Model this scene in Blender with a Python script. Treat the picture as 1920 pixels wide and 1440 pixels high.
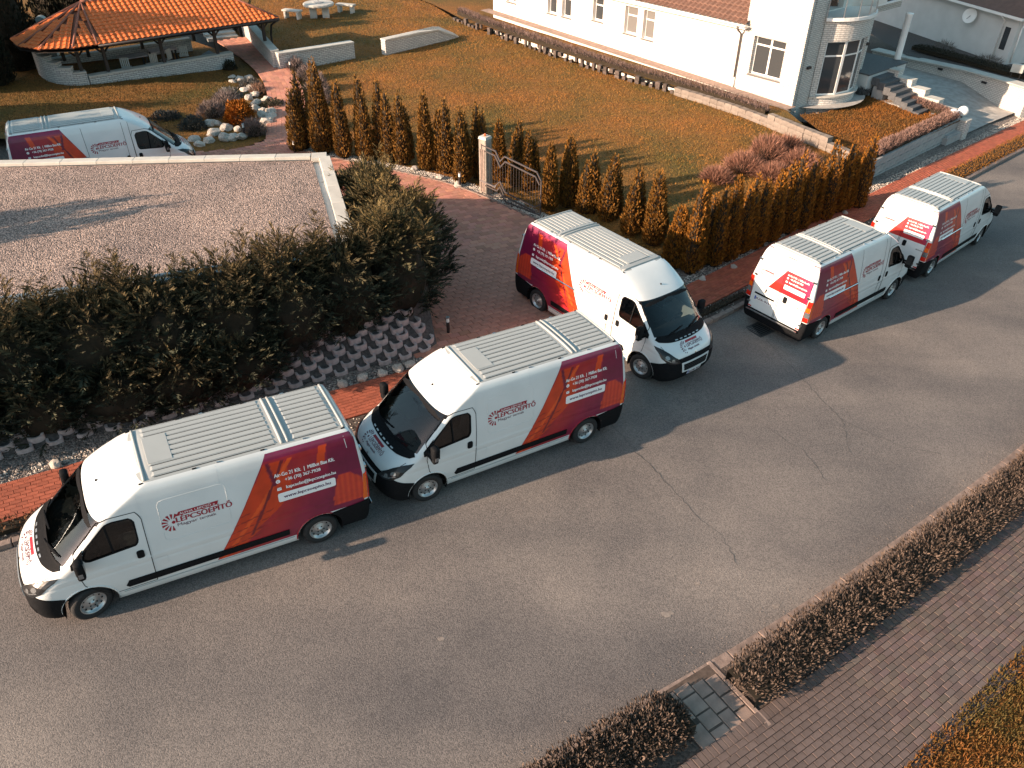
import bpy, bmesh, math, random
import numpy as np
from mathutils import Vector, Matrix
from mathutils.bvhtree import BVHTree
from mathutils.noise import noise as pnoise
for o in list(bpy.data.objects): bpy.data.objects.remove(o)
R = math.radians
scene = bpy.context.scene
COL = scene.collection

# ------------------------------------------------------------------ camera
cam_d = bpy.data.cameras.new('camera'); cam = bpy.data.objects.new('camera', cam_d); COL.objects.link(cam)
cam_d.sensor_width = 36.0; cam_d.lens = 28.158; cam_d.clip_start = .1; cam_d.clip_end = 2000
pitch, roll = R(36.581), R(.41)
fw = Vector((0, math.cos(pitch), -math.sin(pitch))); rt = Vector((1, 0, 0)); up = rt.cross(fw)
r2 = rt*math.cos(roll) + up*math.sin(roll); u2 = up*math.cos(roll) - rt*math.sin(roll)
cam.matrix_world = Matrix(((r2.x, u2.x, -fw.x, 0), (r2.y, u2.y, -fw.y, 0), (r2.z, u2.z, -fw.z, 11.92), (0, 0, 0, 1)))
scene.camera = cam
scene.render.resolution_x, scene.render.resolution_y = 1024, 768

# ------------------------------------------------------------------ sky and sun
SUN_AZ, SUN_EL = R(206.5), R(20.5)        # direction towards the sun (angle from +x, elevation)
world = bpy.data.worlds.new('World'); scene.world = world; world.use_nodes = True
wn = world.node_tree.nodes; wl = world.node_tree.links
bg = wn['Background']; bg.inputs['Strength'].default_value = .10
sky = wn.new('ShaderNodeTexSky'); sky.sky_type = 'NISHITA'; sky.sun_disc = False
sky.sun_elevation = SUN_EL; sky.sun_rotation = R(90) - SUN_AZ
sky.air_density = 1.0; sky.dust_density = 1.5; sky.ozone_density = 1.0
hs = wn.new('ShaderNodeHueSaturation'); hs.inputs['Saturation'].default_value = 1.0; hs.inputs['Hue'].default_value = .462
wl.new(sky.outputs[0], hs.inputs['Color']); wl.new(hs.outputs[0], bg.inputs['Color'])
sd = bpy.data.lights.new('sun', 'SUN'); sd.energy = 5.0; sd.angle = R(.5); sd.color = (1, .74, .53)
sun = bpy.data.objects.new('sun', sd); COL.objects.link(sun)
sv = Vector((math.cos(SUN_EL)*math.cos(SUN_AZ), math.cos(SUN_EL)*math.sin(SUN_AZ), math.sin(SUN_EL)))
sun.rotation_euler = sv.to_track_quat('Z', 'Y').to_euler()
vs = scene.view_settings; vs.view_transform = 'Standard'; vs.look = 'None'; vs.gamma = 1; vs.use_curve_mapping = False
vs.exposure = 1.25

# ------------------------------------------------------------------ helpers
rnd = random.Random(7)
def S(x, y, o=0.0):                       # the street falls gently towards +x and +y
    return -.05555*x - .01161*y + o
SN = Vector((.05555, .01161, 1)).normalized()
def lawn_z(x, y):
    return -.2 + .02*((x-12)*-.614 + (y-34)*.789)

MATS = {}
def mat(name, col, rough=.8, var=.0, scale=6., col2=None, bump=0., bscale=60., metal=0., rand=0., spec=.5, coat=0., detail=4., sub=None, stretch=None):
    """procedural material: noise between two tones, per-object variation, fine relief"""
    m = bpy.data.materials.new(name); m.use_nodes = True; MATS[name] = m
    n = m.node_tree.nodes; l = m.node_tree.links; b = n['Principled BSDF']
    b.inputs['Roughness'].default_value = rough; b.inputs['Metallic'].default_value = metal
    b.inputs['Specular IOR Level'].default_value = spec
    if coat: b.inputs['Coat Weight'].default_value = coat; b.inputs['Coat Roughness'].default_value = .08
    c1 = tuple(col) + (1,)
    tc = n.new('ShaderNodeTexCoord'); src = tc.outputs['Object']
    if stretch:
        mp = n.new('ShaderNodeMapping'); mp.inputs['Scale'].default_value = stretch; l.new(src, mp.inputs['Vector']); src = mp.outputs[0]
    out = None
    if var or col2:
        nz = n.new('ShaderNodeTexNoise'); nz.inputs['Scale'].default_value = scale; nz.inputs['Detail'].default_value = detail
        l.new(src, nz.inputs['Vector'])
        rp = n.new('ShaderNodeValToRGB'); rp.color_ramp.elements[0].position = .32; rp.color_ramp.elements[1].position = .68
        a = col2 if col2 else [c*(1+var) for c in col]; d = col if col2 else [c*(1-var) for c in col]
        rp.color_ramp.elements[0].color = tuple(d)+(1,); rp.color_ramp.elements[1].color = tuple(a)+(1,)
        l.new(nz.outputs[0], rp.inputs[0]); out = rp.outputs[0]
    if rand:
        oi = n.new('ShaderNodeObjectInfo'); h = n.new('ShaderNodeHueSaturation')
        mr = n.new('ShaderNodeMapRange'); mr.inputs[3].default_value = 1-rand; mr.inputs[4].default_value = 1+rand
        l.new(oi.outputs['Random'], mr.inputs[0]); l.new(mr.outputs[0], h.inputs['Value'])
        if out: l.new(out, h.inputs['Color'])
        else: h.inputs['Color'].default_value = c1
        out = h.outputs[0]
    if out: l.new(out, b.inputs['Base Color'])
    else: b.inputs['Base Color'].default_value = c1
    if bump:
        n2 = n.new('ShaderNodeTexNoise'); n2.inputs['Scale'].default_value = bscale; n2.inputs['Detail'].default_value = 3
        l.new(src, n2.inputs['Vector'])
        bp = n.new('ShaderNodeBump'); bp.inputs['Strength'].default_value = min(1, bump); bp.inputs['Distance'].default_value = .02
        l.new(n2.outputs[0], bp.inputs['Height']); l.new(bp.outputs[0], b.inputs['Normal'])
    return m
def attr_mat(name, rough=.8, spec=.4, coat=0., trans=0.):
    """colour read from the mesh's own 'tint' attribute (print or leaf-to-leaf variation)"""
    m = bpy.data.materials.new(name); m.use_nodes = True; MATS[name] = m
    n = m.node_tree.nodes; l = m.node_tree.links; b = n['Principled BSDF']
    b.inputs['Roughness'].default_value = rough; b.inputs['Specular IOR Level'].default_value = spec
    if coat: b.inputs['Coat Weight'].default_value = coat; b.inputs['Coat Roughness'].default_value = .08
    a = n.new('ShaderNodeAttribute'); a.attribute_name = 'tint'; l.new(a.outputs['Color'], b.inputs['Base Color'])
    return m
def mesh_from(name, v, f, smooth=False):
    me = bpy.data.meshes.new(name); me.from_pydata([tuple(p) for p in v], [], f); me.update()
    if smooth: me.polygons.foreach_set('use_smooth', [True]*len(me.polygons))
    return me
def link(name, me, m=None, parent=None, loc=None, rot=None):
    o = bpy.data.objects.new(name, me); COL.objects.link(o)
    if m is not None and me is not None and not me.materials: me.materials.append(MATS[m] if isinstance(m, str) else m)
    if parent is not None: o.parent = parent
    if loc is not None: o.location = loc
    if rot is not None: o.rotation_euler = rot
    return o
def empty(name, loc=(0, 0, 0), rz=0):
    o = bpy.data.objects.new(name, None); COL.objects.link(o); o.location = loc; o.rotation_euler = (0, 0, rz); o.empty_display_size = .1
    return o
def tag(o, label=None, cat=None, group=None, kind=None):
    if label: o['label'] = label
    if cat: o['category'] = cat
    if group: o['group'] = group
    if kind: o['kind'] = kind
    return o
class MB:
    """collects boxes, tubes and lathes for one mesh"""
    def __init__(s): s.v = []; s.f = []
    def add(s, v, f):
        n = len(s.v); s.v += [tuple(p) for p in v]; s.f += [tuple(i+n for i in q) for q in f]; return s
    def box(s, c, d, rz=0., M=None, taper=1.):
        x, y, z = d[0]/2, d[1]/2, d[2]/2
        vv = [Vector((sx*x*(taper if sz > 0 else 1), sy*y*(taper if sz > 0 else 1), sz*z)) for sz in (-1, 1) for sy in (-1, 1) for sx in (-1, 1)]
        Rm = Matrix.Rotation(rz, 3, 'Z') if M is None else M
        return s.add([Rm @ p + Vector(c) for p in vv], [(0, 2, 3, 1), (4, 5, 7, 6), (0, 1, 5, 4), (2, 6, 7, 3), (0, 4, 6, 2), (1, 3, 7, 5)])
    def tube(s, pts, r, n=8, caps=True):
        pts = [Vector(p) for p in pts]; rr = r if isinstance(r, (list, tuple)) else [r]*len(pts); rings = []
        for i, p in enumerate(pts):
            t = (pts[min(i+1, len(pts)-1)] - pts[max(i-1, 0)]).normalized()
            a = t.orthogonal().normalized() if i == 0 else (rings[-1][1] - t*rings[-1][1].dot(t)).normalized()
            rings.append((p, a, t.cross(a), rr[i]))
        v = []; f = []
        for p, a, b, q in rings:
            for k in range(n):
                an = 2*math.pi*k/n; v.append(p + a*math.cos(an)*q + b*math.sin(an)*q)
        for i in range(len(rings)-1):
            for k in range(n):
                k2 = (k+1) % n; f.append((i*n+k, i*n+k2, (i+1)*n+k2, (i+1)*n+k))
        if caps: f.append(tuple(range(n))[::-1]); f.append(tuple((len(rings)-1)*n+k for k in range(n)))
        return s.add(v, f)
    def lathe(s, prof, n=24, axis='Z', c=(0, 0, 0), caps=True):
        v = []; f = []
        for r, h in prof:
            for k in range(n):
                a = 2*math.pi*k/n; p = (r*math.cos(a), r*math.sin(a), h)
                if axis == 'Y': p = (p[0], p[2], p[1])
                if axis == 'X': p = (p[2], p[0], p[1])
                v.append((p[0]+c[0], p[1]+c[1], p[2]+c[2]))
        for i in range(len(prof)-1):
            for k in range(n):
                k2 = (k+1) % n; q = (i*n+k, i*n+k2, (i+1)*n+k2, (i+1)*n+k)
                f.append(q if axis == 'Z' else q[::-1])
        if caps:
            f.append(tuple(range(n))[::-1]); f.append(tuple((len(prof)-1)*n+k for k in range(n)))
        return s.add(v, f)
    def prism(s, poly, z0, z1):
        """vertical prism; z0/z1 may be functions of (x,y)"""
        g = lambda z, p: z(p[0], p[1]) if callable(z) else z
        n = len(poly); v = [(p[0], p[1], g(z0, p)) for p in poly] + [(p[0], p[1], g(z1, p)) for p in poly]
        a = sum(poly[i][0]*poly[(i+1) % n][1] - poly[(i+1) % n][0]*poly[i][1] for i in range(n))
        f = [tuple(range(n))[::-1], tuple(range(n, 2*n))] + [(i, (i+1) % n, n+(i+1) % n, n+i) for i in range(n)]
        if a < 0: f = [q[::-1] for q in f]
        return s.add(v, f)
    def mesh(s, name, smooth=False): return mesh_from(name, s.v, s.f, smooth)
    def build(s, name, m=None, parent=None, smooth=False, loc=None, rot=None): return link(name, s.mesh(name, smooth), m, parent, loc, rot)
def bevel(me, w=.01, seg=1):
    bm = bmesh.new(); bm.from_mesh(me)
    bmesh.ops.bevel(bm, geom=[e for e in bm.edges if len(e.link_faces) == 2 and e.calc_face_angle(0) > .5], offset=w, segments=seg, affect='EDGES', profile=.6)
    bm.to_mesh(me); bm.free(); return me
def in_poly(x, y, poly):
    c = False; j = len(poly)-1
    for i in range(len(poly)):
        xi, yi = poly[i]; xj, yj = poly[j]
        if (yi > y) != (yj > y) and x < (xj-xi)*(y-yi)/(yj-yi)+xi: c = not c
        j = i
    return c
def sheet(name, poly, zf, step, m, parent=None, jitter=0.):
    """surface over a ground polygon, gridded so that it can follow zf"""
    bm = bmesh.new(); bm.faces.new([bm.verts.new((p[0], p[1], 0)) for p in poly])
    xs = [p[0] for p in poly]; ys = [p[1] for p in poly]
    for ax, lo, hi in ((0, min(xs), max(xs)), (1, min(ys), max(ys))):
        t = math.floor(lo/step)*step + step
        while t < hi:
            co = Vector((t, 0, 0)) if ax == 0 else Vector((0, t, 0)); no = Vector((1, 0, 0)) if ax == 0 else Vector((0, 1, 0))
            bmesh.ops.bisect_plane(bm, geom=bm.verts[:]+bm.edges[:]+bm.faces[:], dist=1e-5, plane_co=co, plane_no=no); t += step
    bmesh.ops.triangulate(bm, faces=[f for f in bm.faces if len(f.verts) > 4])
    for v in bm.verts: v.co.z = zf(v.co.x, v.co.y) + (jitter*pnoise(Vector((v.co.x*.8, v.co.y*.8, 3))) if jitter else 0)
    bmesh.ops.recalc_face_normals(bm, faces=bm.faces)
    if sum(f.normal.z for f in bm.faces) < 0: bmesh.ops.reverse_faces(bm, faces=bm.faces)
    me = bpy.data.meshes.new(name); bm.to_mesh(me); bm.free()
    return link(name, me, m, parent)
def offset_line(pts, d):
    """polyline moved sideways by d (to the left of its direction)"""
    out = []
    for i, p in enumerate(pts):
        a = Vector(pts[max(i-1, 0)]); b = Vector(pts[min(i+1, len(pts)-1)]); t = (b-a).normalized()
        out.append((p[0]-t.y*d, p[1]+t.x*d))
    return out
def resample(pts, step):
    L = [0]
    for i in range(1, len(pts)): L.append(L[-1] + (Vector(pts[i])-Vector(pts[i-1])).length)
    out = []; n = max(1, round(L[-1]/step))
    for k in range(n+1):
        d = L[-1]*k/n; i = 1
        while i < len(L)-1 and L[i] < d: i += 1
        t = (d-L[i-1])/max(1e-9, L[i]-L[i-1]); a = Vector(pts[i-1]); b = Vector(pts[i]); out.append(tuple(a+(b-a)*t))
    return out
def smooth_line(pts, it=2):
    for _ in range(it):
        q = [pts[0]]
        for i in range(len(pts)-1):
            a = Vector(pts[i]); b = Vector(pts[i+1]); q += [tuple(a*.75+b*.25), tuple(a*.25+b*.75)]
        pts = q + [pts[-1]]
    return pts
def copy_tree(o, parent=None):
    c = o.copy(); COL.objects.link(c)
    if parent is not None: c.parent = parent
    for ch in o.children: copy_tree(ch, c)
    return c
# ------------------------------------------------------------------ delivery van (one model, then copied)
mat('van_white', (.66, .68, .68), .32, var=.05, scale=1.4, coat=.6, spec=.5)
mat('dimmed_white', (.345, .36, .355), .5, var=.03, scale=2, coat=.2)  # body white darkened in colour, standing in for duller light on the roofs
mat('black_plastic', (.010, .0105, .012), .7, var=.2, scale=30, spec=.07)
mat('rubber', (.014, .014, .015), .8, var=.25, scale=20, bump=.15, bscale=40)
mat('steel_rim', (.42, .43, .44), .35, var=.08, scale=9, metal=.75)
mat('chrome', (.62, .63, .64), .18, metal=.95)
mat('dark_gap', (.012, .012, .013), .9, spec=.1)
mat('white_gap', (.62, .64, .65), .5)
mat('trim_grey', (.020, .021, .023), .85, var=.2, scale=12)
mat('seat_cloth', (.035, .037, .041), .9, var=.2, scale=25)
mat('ink_red', (.30, .008, .022), .45)
mat('ink_dark', (.09, .006, .03), .45)
mat('ink_purple', (.075, .005, .06), .45)
mat('ink_white', (.82, .82, .82), .45)
mat('lamp_red', (.50, .015, .006), .2, coat=.8)
mat('lamp_orange', (.70, .11, .006), .2, coat=.8)
mat('lamp_clear', (.20, .21, .22), .15, metal=.5, coat=.8)
mat('lamp_dark', (.012, .013, .015), .3, coat=.3, spec=.3)
mat('plate_white', (.75, .76, .76), .4)
mat('plate_blue', (.02, .06, .35), .4)
attr_mat('wrap_print', .35, .5, .4)
def glass_mat(name, tint, ior=1.5, rough=.01):
    m = bpy.data.materials.new(name); m.use_nodes = True; MATS[name] = m
    n = m.node_tree.nodes; l = m.node_tree.links; n.remove(n['Principled BSDF'])
    tr = n.new('ShaderNodeBsdfTransparent'); tr.inputs[0].default_value = tuple(tint)+(1,)
    gl = n.new('ShaderNodeBsdfGlossy'); gl.inputs['Roughness'].default_value = rough; gl.inputs[0].default_value = (.95, .97, 1, 1)
    fr = n.new('ShaderNodeFresnel'); fr.inputs[0].default_value = ior
    mx = n.new('ShaderNodeMixShader'); l.new(fr.outputs[0], mx.inputs[0]); l.new(tr.outputs[0], mx.inputs[1]); l.new(gl.outputs[0], mx.inputs[2])
    l.new(mx.outputs[0], n['Material Output'].inputs[0]); return m
glass_mat('car_glass', (.42, .48, .48), 1.5); glass_mat('cab_side_glass', (.22, .25, .25), 1.6)

def ip(x, T): return float(np.interp(x, [t[0] for t in T], [t[1] for t in T]))
W_T = [(.22, .93), (.30, .965), (.42, .985), (.55, 1.002), (.62, 1.012), (.80, 1.02), (.93, 1.022), (.965, 1.016), (1.0, 1.022), (1.07, 1.024), (1.10, 1.014), (1.2, 1.012), (1.5, .99), (1.9, .93), (2.2, .878), (2.26, .862), (2.33, .842), (2.39, .815), (2.43, .785), (2.46, .745), (2.482, .69)]
F_T = [(.22, 4.86), (.30, 4.93), (.42, 4.975), (.55, 4.985), (.70, 4.98), (.80, 4.972), (.88, 4.955), (.95, 4.925), (1.02, 4.880), (1.10, 4.790), (1.20, 4.640), (1.28, 4.490), (1.32, 4.425), (1.60, 4.135), (1.85, 3.875), (2.02, 3.69), (2.10, 3.585), (2.20, 3.43), (2.30, 3.255), (2.38, 3.08), (2.43, 2.95), (2.46, 2.85), (2.482, 2.72)]
L_T = [(.22, .42), (.6, .47), (.9, .50), (1.2, .47), (1.32, .40), (2.02, .27), (2.3, .26), (2.482, .16)]
N_T = [(.22, 2.8), (.8, 2.75), (1.2, 2.5), (1.4, 2.5), (2.0, 2.7), (2.3, 2.6), (2.482, 3.2)]
B_T = [(.22, -.97), (.40, -1.005), (.6, -1.012), (1.2, -1.0), (1.6, -.985), (2.0, -.93), (2.25, -.87), (2.38, -.815), (2.44, -.775), (2.482, -.70)]
ZL = sorted(set([round(v, 4) for v in list(np.arange(.22, 1.30, .04)) + list(np.arange(1.32, 2.03, .07)) + [2.02] + list(np.arange(2.06, 2.34, .04)) + [.93, .965, 1.0, 1.07, 1.10, 2.34, 2.37, 2.40, 2.42, 2.44, 2.46, 2.472, 2.482]]))
NF, NS, NR = 16, 44, 7
def half_ring(z):
    w, xf, Lf, n, xb = ip(z, W_T), ip(z, F_T), ip(z, L_T), ip(z, N_T), ip(z, B_T)
    pts = []
    for k in range(NF+1):
        th = math.pi/2*k/NF; pts.append((xf-Lf+Lf*max(0, math.cos(th))**(2/n), w*math.sin(th)**(2/n)))
    x0, x1 = xf-Lf, xb+.07
    for k in range(1, NS): pts.append((x0+(x1-x0)*k/NS, w))
    for k in range(NR+1):
        th = math.pi/2*(1-k/NR); pts.append((x1-.07*max(0, math.cos(th))**.5, w*math.sin(th)**(.35) if k < NR else 0))
    return pts
def body_bm():
    bm = bmesh.new(); rings = []
    for z in ZL:
        h = half_ring(z); ring = [bm.verts.new((x, y, z)) for x, y in h] + [bm.verts.new((x, -y, z)) for x, y in h[-2:0:-1]]
        rings.append(ring)
    n = len(rings[0])
    for i in range(len(rings)-1):
        for k in range(n):
            k2 = (k+1) % n; bm.faces.new((rings[i][k], rings[i][k2], rings[i+1][k2], rings[i+1][k]))
    last = rings[-1]
    for s, dz in ((.85, .012), (.6, .022), (.3, .028)):          # crowned roof
        nr = []
        for v in rings[-1]:
            cx = max(-.45, min(2.55, v.co.x)); nr.append(bm.verts.new((cx+(v.co.x-cx)*s, v.co.y*s, 2.482+dz)))
        for k in range(n):
            k2 = (k+1) % n; bm.faces.new((last[k], last[k2], nr[k2], nr[k]))
        last = nr
    m = n//2
    for k in range(m): 
        a, b, c, d = last[k], last[k+1], last[(n-k-1) % n], last[(n-k) % n]
        q = []
        for v in (a, b, c, d):
            if v not in q: q.append(v)
        if len(q) >= 3:
            try: bm.faces.new(q)
            except ValueError: pass
    bmesh.ops.recalc_face_normals(bm, faces=bm.faces)
    return bm
_b = body_bm(); BVH = BVHTree.FromBMesh(_b)
def P_side(s):
    def f(u, v):
        h = BVH.ray_cast(Vector((u, 3*s, v)), Vector((0, -s, 0)))
        return (h[0], h[1]) if h[0] is not None else (Vector((u, s*ip(v, W_T), v)), Vector((0, s, 0)))
    return f
def P_rear(u, v):
    h = BVH.ray_cast(Vector((-4, u, v)), Vector((1, 0, 0))); return (h[0], h[1]) if h[0] is not None else (Vector((-1, u, v)), Vector((-1, 0, 0)))
def P_front(u, v):
    h = BVH.ray_cast(Vector((8, u, v)), Vector((-1, 0, 0))); return (h[0], h[1]) if h[0] is not None else (Vector((4.5, u, v)), Vector((1, 0, 0)))
def P_top(u, v):
    h = BVH.ray_cast(Vector((u, v, 5)), Vector((0, 0, -1))); return (h[0], h[1]) if h[0] is not None else (Vector((u, v, 2)), Vector((0, 0, 1)))
def project(bm, P, off):
    for v in bm.verts:
        p, n = P(v.co.x, v.co.y)
        v.co = p + n*off
    return bm
def grid_cut(bm, step):
    for ax in (0, 1):
        c = [v.co[ax] for v in bm.verts]; lo, hi = min(c), max(c); t = lo+step
        while t < hi-1e-4:
            co = [0, 0, 0]; co[ax] = t; no = [0, 0, 0]; no[ax] = 1
            bmesh.ops.bisect_plane(bm, geom=bm.verts[:]+bm.edges[:]+bm.faces[:], dist=1e-5, plane_co=co, plane_no=no); t += step
def patch(name, polys, P, off, m, parent, step=.08, thick=0., flip=False):
    """flat shapes laid on the body; polys are closed outlines in the projector's plane"""
    bm = bmesh.new()
    for poly in polys: bm.faces.new([bm.verts.new((p[0], p[1], 0)) for p in poly])
    if step: grid_cut(bm, step)
    bmesh.ops.triangulate(bm, faces=[f for f in bm.faces if len(f.verts) > 4])
    project(bm, P, off)
    orient(bm, P)
    if thick:
        r = bmesh.ops.extrude_face_region(bm, geom=bm.faces[:]); nv = [v for v in r['geom'] if isinstance(v, bmesh.types.BMVert)]
        bm.normal_update()
        for v in nv: v.co += v.normal*thick
        bmesh.ops.recalc_face_normals(bm, faces=bm.faces)
    me = bpy.data.meshes.new(name); bm.to_mesh(me); bm.free()
    return link(name, me, m, parent)
def orient(bm, P):
    bm.normal_update(); s = 0
    for f in list(bm.faces)[:60]:
        c = f.calc_center_median(); s += f.normal.dot(c - Vector((2, 0, 1.2)))
    if s < 0: bmesh.ops.reverse_faces(bm, faces=bm.faces)
def ribbon(name, paths, w, P, off, m, parent, step=.06):
    v = []; f = []
    for path in paths:
        pts = resample([Vector((p[0], p[1])) for p in path], step); pts = [Vector(p) for p in pts]; base = len(v)
        for i, p in enumerate(pts):
            t = (pts[min(i+1, len(pts)-1)]-pts[max(i-1, 0)]).normalized(); nn = Vector((-t.y, t.x))*w/2
            for q in (p+nn, p-nn):
                h, no = P(q.x, q.y); v.append(h+no*off)
        for i in range(len(pts)-1): a = base+2*i; f.append((a, a+1, a+3, a+2))
    return link(name, mesh_from(name, v, f), m, parent)
_tc = {}
def text_bm(txt):
    if txt not in _tc:
        c = bpy.data.curves.new('t', 'FONT'); c.body = txt; c.resolution_u = 3; o = bpy.data.objects.new('t', c); COL.objects.link(o)
        dg = bpy.context.evaluated_depsgraph_get(); me = bpy.data.meshes.new_from_object(o.evaluated_get(dg))
        v = [tuple(x.co) for x in me.vertices]; f = [tuple(p.vertices) for p in me.polygons]
        bpy.data.objects.remove(o); bpy.data.curves.remove(c); bpy.data.meshes.remove(me)
        _tc[txt] = (v, f)
    return _tc[txt]
def text(name, lines, P, m, parent, off=.005, mirror=1, bold=0.):
    """lines: (string, left, baseline, width, cap height); mirror=-1 when the reading direction runs against u"""
    v = []; f = []
    for s, x0, z0, wd, hh in lines:
        tv, tf = text_bm(s); x1 = min(p[0] for p in tv); x2 = max(p[0] for p in tv); n = len(v)
        for k, dx in enumerate((0, bold) if bold else (0,)):
            n = len(v)
            for p in tv:
                u = x0 + mirror*((p[0]-x1)/(x2-x1)*wd + dx); z = z0 + p[1]/.73*hh
                h, no = P(u, z); v.append(h+no*(off+.0004*k))
            f += [tuple(i+n for i in q) for q in tf]
    me = mesh_from(name, v, f); bm = bmesh.new(); bm.from_mesh(me); orient(bm, P); bm.to_mesh(me); bm.free()
    return link(name, me, m, parent)
def circ(cx, cy, r, n=16): return [(cx+r*math.cos(2*math.pi*k/n), cy+r*math.sin(2*math.pi*k/n)) for k in range(n)]
def rrect(x0, y0, x1, y1, r, n=4):
    out = []
    for cx, cy, a in ((x1-r, y1-r, 0), (x0+r, y1-r, 90), (x0+r, y0+r, 180), (x1-r, y0+r, 270)):
        for k in range(n+1): t = R(a+90*k/n); out.append((cx+r*math.cos(t), cy+r*math.sin(t)))
    return out
def burst(cx, cz, r, mir):
    """fan of wedges left of the firm's name, with its dot"""
    out = []
    for a in (62, 88, 114, 140, 166, 192, 218, 244, 270):
        t = R(a); d = Vector((math.cos(t)*mir, math.sin(t))); n = Vector((-d.y, d.x)); c = Vector((cx, cz))
        out.append([tuple(c+d*r*.42-n*r*.03), tuple(c+d*r-n*r*.125), tuple(c+d*r*.94+n*r*.125), tuple(c+d*r*.42+n*r*.03)])
    out.append(circ(cx+mir*r*.12, cz, r*.17, 12)); return out
def convex_cut(bm, poly, sel):
    """cut the outline of a convex (x,z) polygon into the selected faces; returns a test for inside"""
    n = len(poly); c = Vector((sum(p[0] for p in poly)/n, sum(p[1] for p in poly)/n))
    x0, x1 = min(p[0] for p in poly)-.1, max(p[0] for p in poly)+.1; z0, z1 = min(p[1] for p in poly)-.1, max(p[1] for p in poly)+.1
    for i in range(n):
        a = Vector(poly[i]); b = Vector(poly[(i+1) % n]); t = b-a; no = Vector((-t.y, t.x))
        fs = []
        for f in bm.faces:
            q = f.calc_center_median()
            if sel(q) and x0 < q.x < x1 and z0 < q.z < z1: fs.append(f)
        es = set(e for f in fs for e in f.edges); vs = set(v for f in fs for v in f.verts)
        bmesh.ops.bisect_plane(bm, geom=list(vs)+list(es)+fs, dist=1e-5, plane_co=(a.x, 0, a.y), plane_no=(no.x, 0, no.y))
    def inside(q):
        s = None
        for i in range(n):
            a = Vector(poly[i]); b = Vector(poly[(i+1) % n]); cr = (b.x-a.x)*(q.z-a.y)-(b.y-a.y)*(q.x-a.x)
            if s is None: s = cr > 0
            elif (cr > 0) != s: return False
        return True
    return inside
def take(bm, faces, name, m, parent, smooth=True, shift=0.):
    """move faces out of bm into an object of their own"""
    idx = {}; v = []; f = []
    for fc in faces:
        q = []
        for vt in fc.verts:
            if vt not in idx: idx[vt] = len(v); v.append(vt.co + vt.normal*shift)
            q.append(idx[vt])
        f.append(q)
    bmesh.ops.delete(bm, geom=faces, context='FACES')
    return link(name, mesh_from(name, v, f, smooth), m, parent)

def wrap_colour(x, z):
    """the printed photograph of a staircase under red and purple glass"""
    t = min(1, max(0, (z-.4)/2.0)); e = x - (.79+(2.41-z)*.571)            # e<0 : distance behind the slanted edge
    base = Vector((.30, .010, .030)).lerp(Vector((.17, .006, .045)), min(1, max(0, (-e-.5)/1.3))*.9)
    base = base.lerp(Vector((.36, .018, .018)), max(0, 1-abs(e+.75)/.55)*.8)
    if z > 2.28: base = Vector((.22, .006, .055))
    if -.95 < e < -.02 and z < 2.25:
        if e > -.55 + .25*math.sin(z*3.1) - (.1 if z < .9 else 0): base = Vector((.52, .040, .008))
        if abs(e+.28+.22*(z-1.2)) < .045: base = Vector((.66, .075, .012))
        if abs(e+.42-.05*(z-1.2)) < .03 and z > .8: base = Vector((.16, .010, .018))
        if e > -.62 and z < 1.35 and (z*6.2+e*1.4) % 1 < .13: base = Vector((.22, .014, .012))
        if z > 1.75 and abs((e+.12)-(2.2-z)*-.75) < .035: base = Vector((.13, .008, .03))
    if z > 1.95 and abs(x+.22+(2.3-z)*-.25) < .075 and z < 2.30: base = Vector((.62, .055, .010))
    if x < -.30+(1.55-z)*-.0 and z < 1.62+(x+.30)*.9+.30 and z < 1.60 and x < -.28-(z-1.0)*.25 and z > .9:
        base = Vector((.47, .030, .020)).lerp(Vector((.60, .055, .022)), .5+.5*math.sin(x*60))
    if x < -.28 and z > 1.62 and base.x < .4: base = base.lerp(Vector((.11, .005, .035)), .55)
    k = 1 + .16*pnoise(Vector((x*5, z*5, 1.3))) + .10*pnoise(Vector((x*17, z*9, 4)))
    return base*k
def wrap_panel(s, parent):
    bm = bmesh.new(); nz, nx = 86, 96; g = []
    for i in range(nz+1):
        z = .43+(2.415-.43)*i/nz; xf = .79+(2.41-z)*.571; xb = -.80-.09*min(1, (2.415-z)/.9)
        row = []
        for k in range(nx+1):
            x = xf+(xb-xf)*k/nx; row.append(bm.verts.new((x, z, 0)))
        g.append(row)
    for i in range(nz):
        for k in range(nx):
            q = (g[i][k], g[i][k+1], g[i+1][k+1], g[i+1][k]); c = sum((v.co for v in q), Vector())/4
            if (c.x)**2+(c.y-.345)**2 < .455**2 or (c.x < -.22 and c.y < .80-.02) : continue
            bm.faces.new(q)
    for v in [v for v in bm.verts if not v.link_faces]: bm.verts.remove(v)
    lay = bm.loops.layers.float_color.new('tint')
    for f in bm.faces:
        for l in f.loops: c = wrap_colour(l.vert.co.x, l.vert.co.y); l[lay] = (c.x, c.y, c.z, 1)
    project(bm, P_side(s), .003); orient(bm, None)
    for f in bm.faces: f.smooth = True
    me = bpy.data.meshes.new('wrap_panel'); bm.to_mesh(me); bm.free()
    return link('side_wrap', me, 'wrap_print', parent)
WIN = [(3.12, 1.40), (3.07, 1.47), (3.06, 1.88), (3.11, 1.955), (3.40, 1.975), (3.50, 1.945), (3.89, 1.57), (3.94, 1.45), (3.91, 1.37), (3.84, 1.345)]
DOOR = [(2.95, .44), (2.935, 1.90), (3.0, 2.045), (3.42, 2.06), (3.60, 1.985), (4.05, 1.52), (4.075, 1.15), (4.02, .83), (3.66, .44)]
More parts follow.
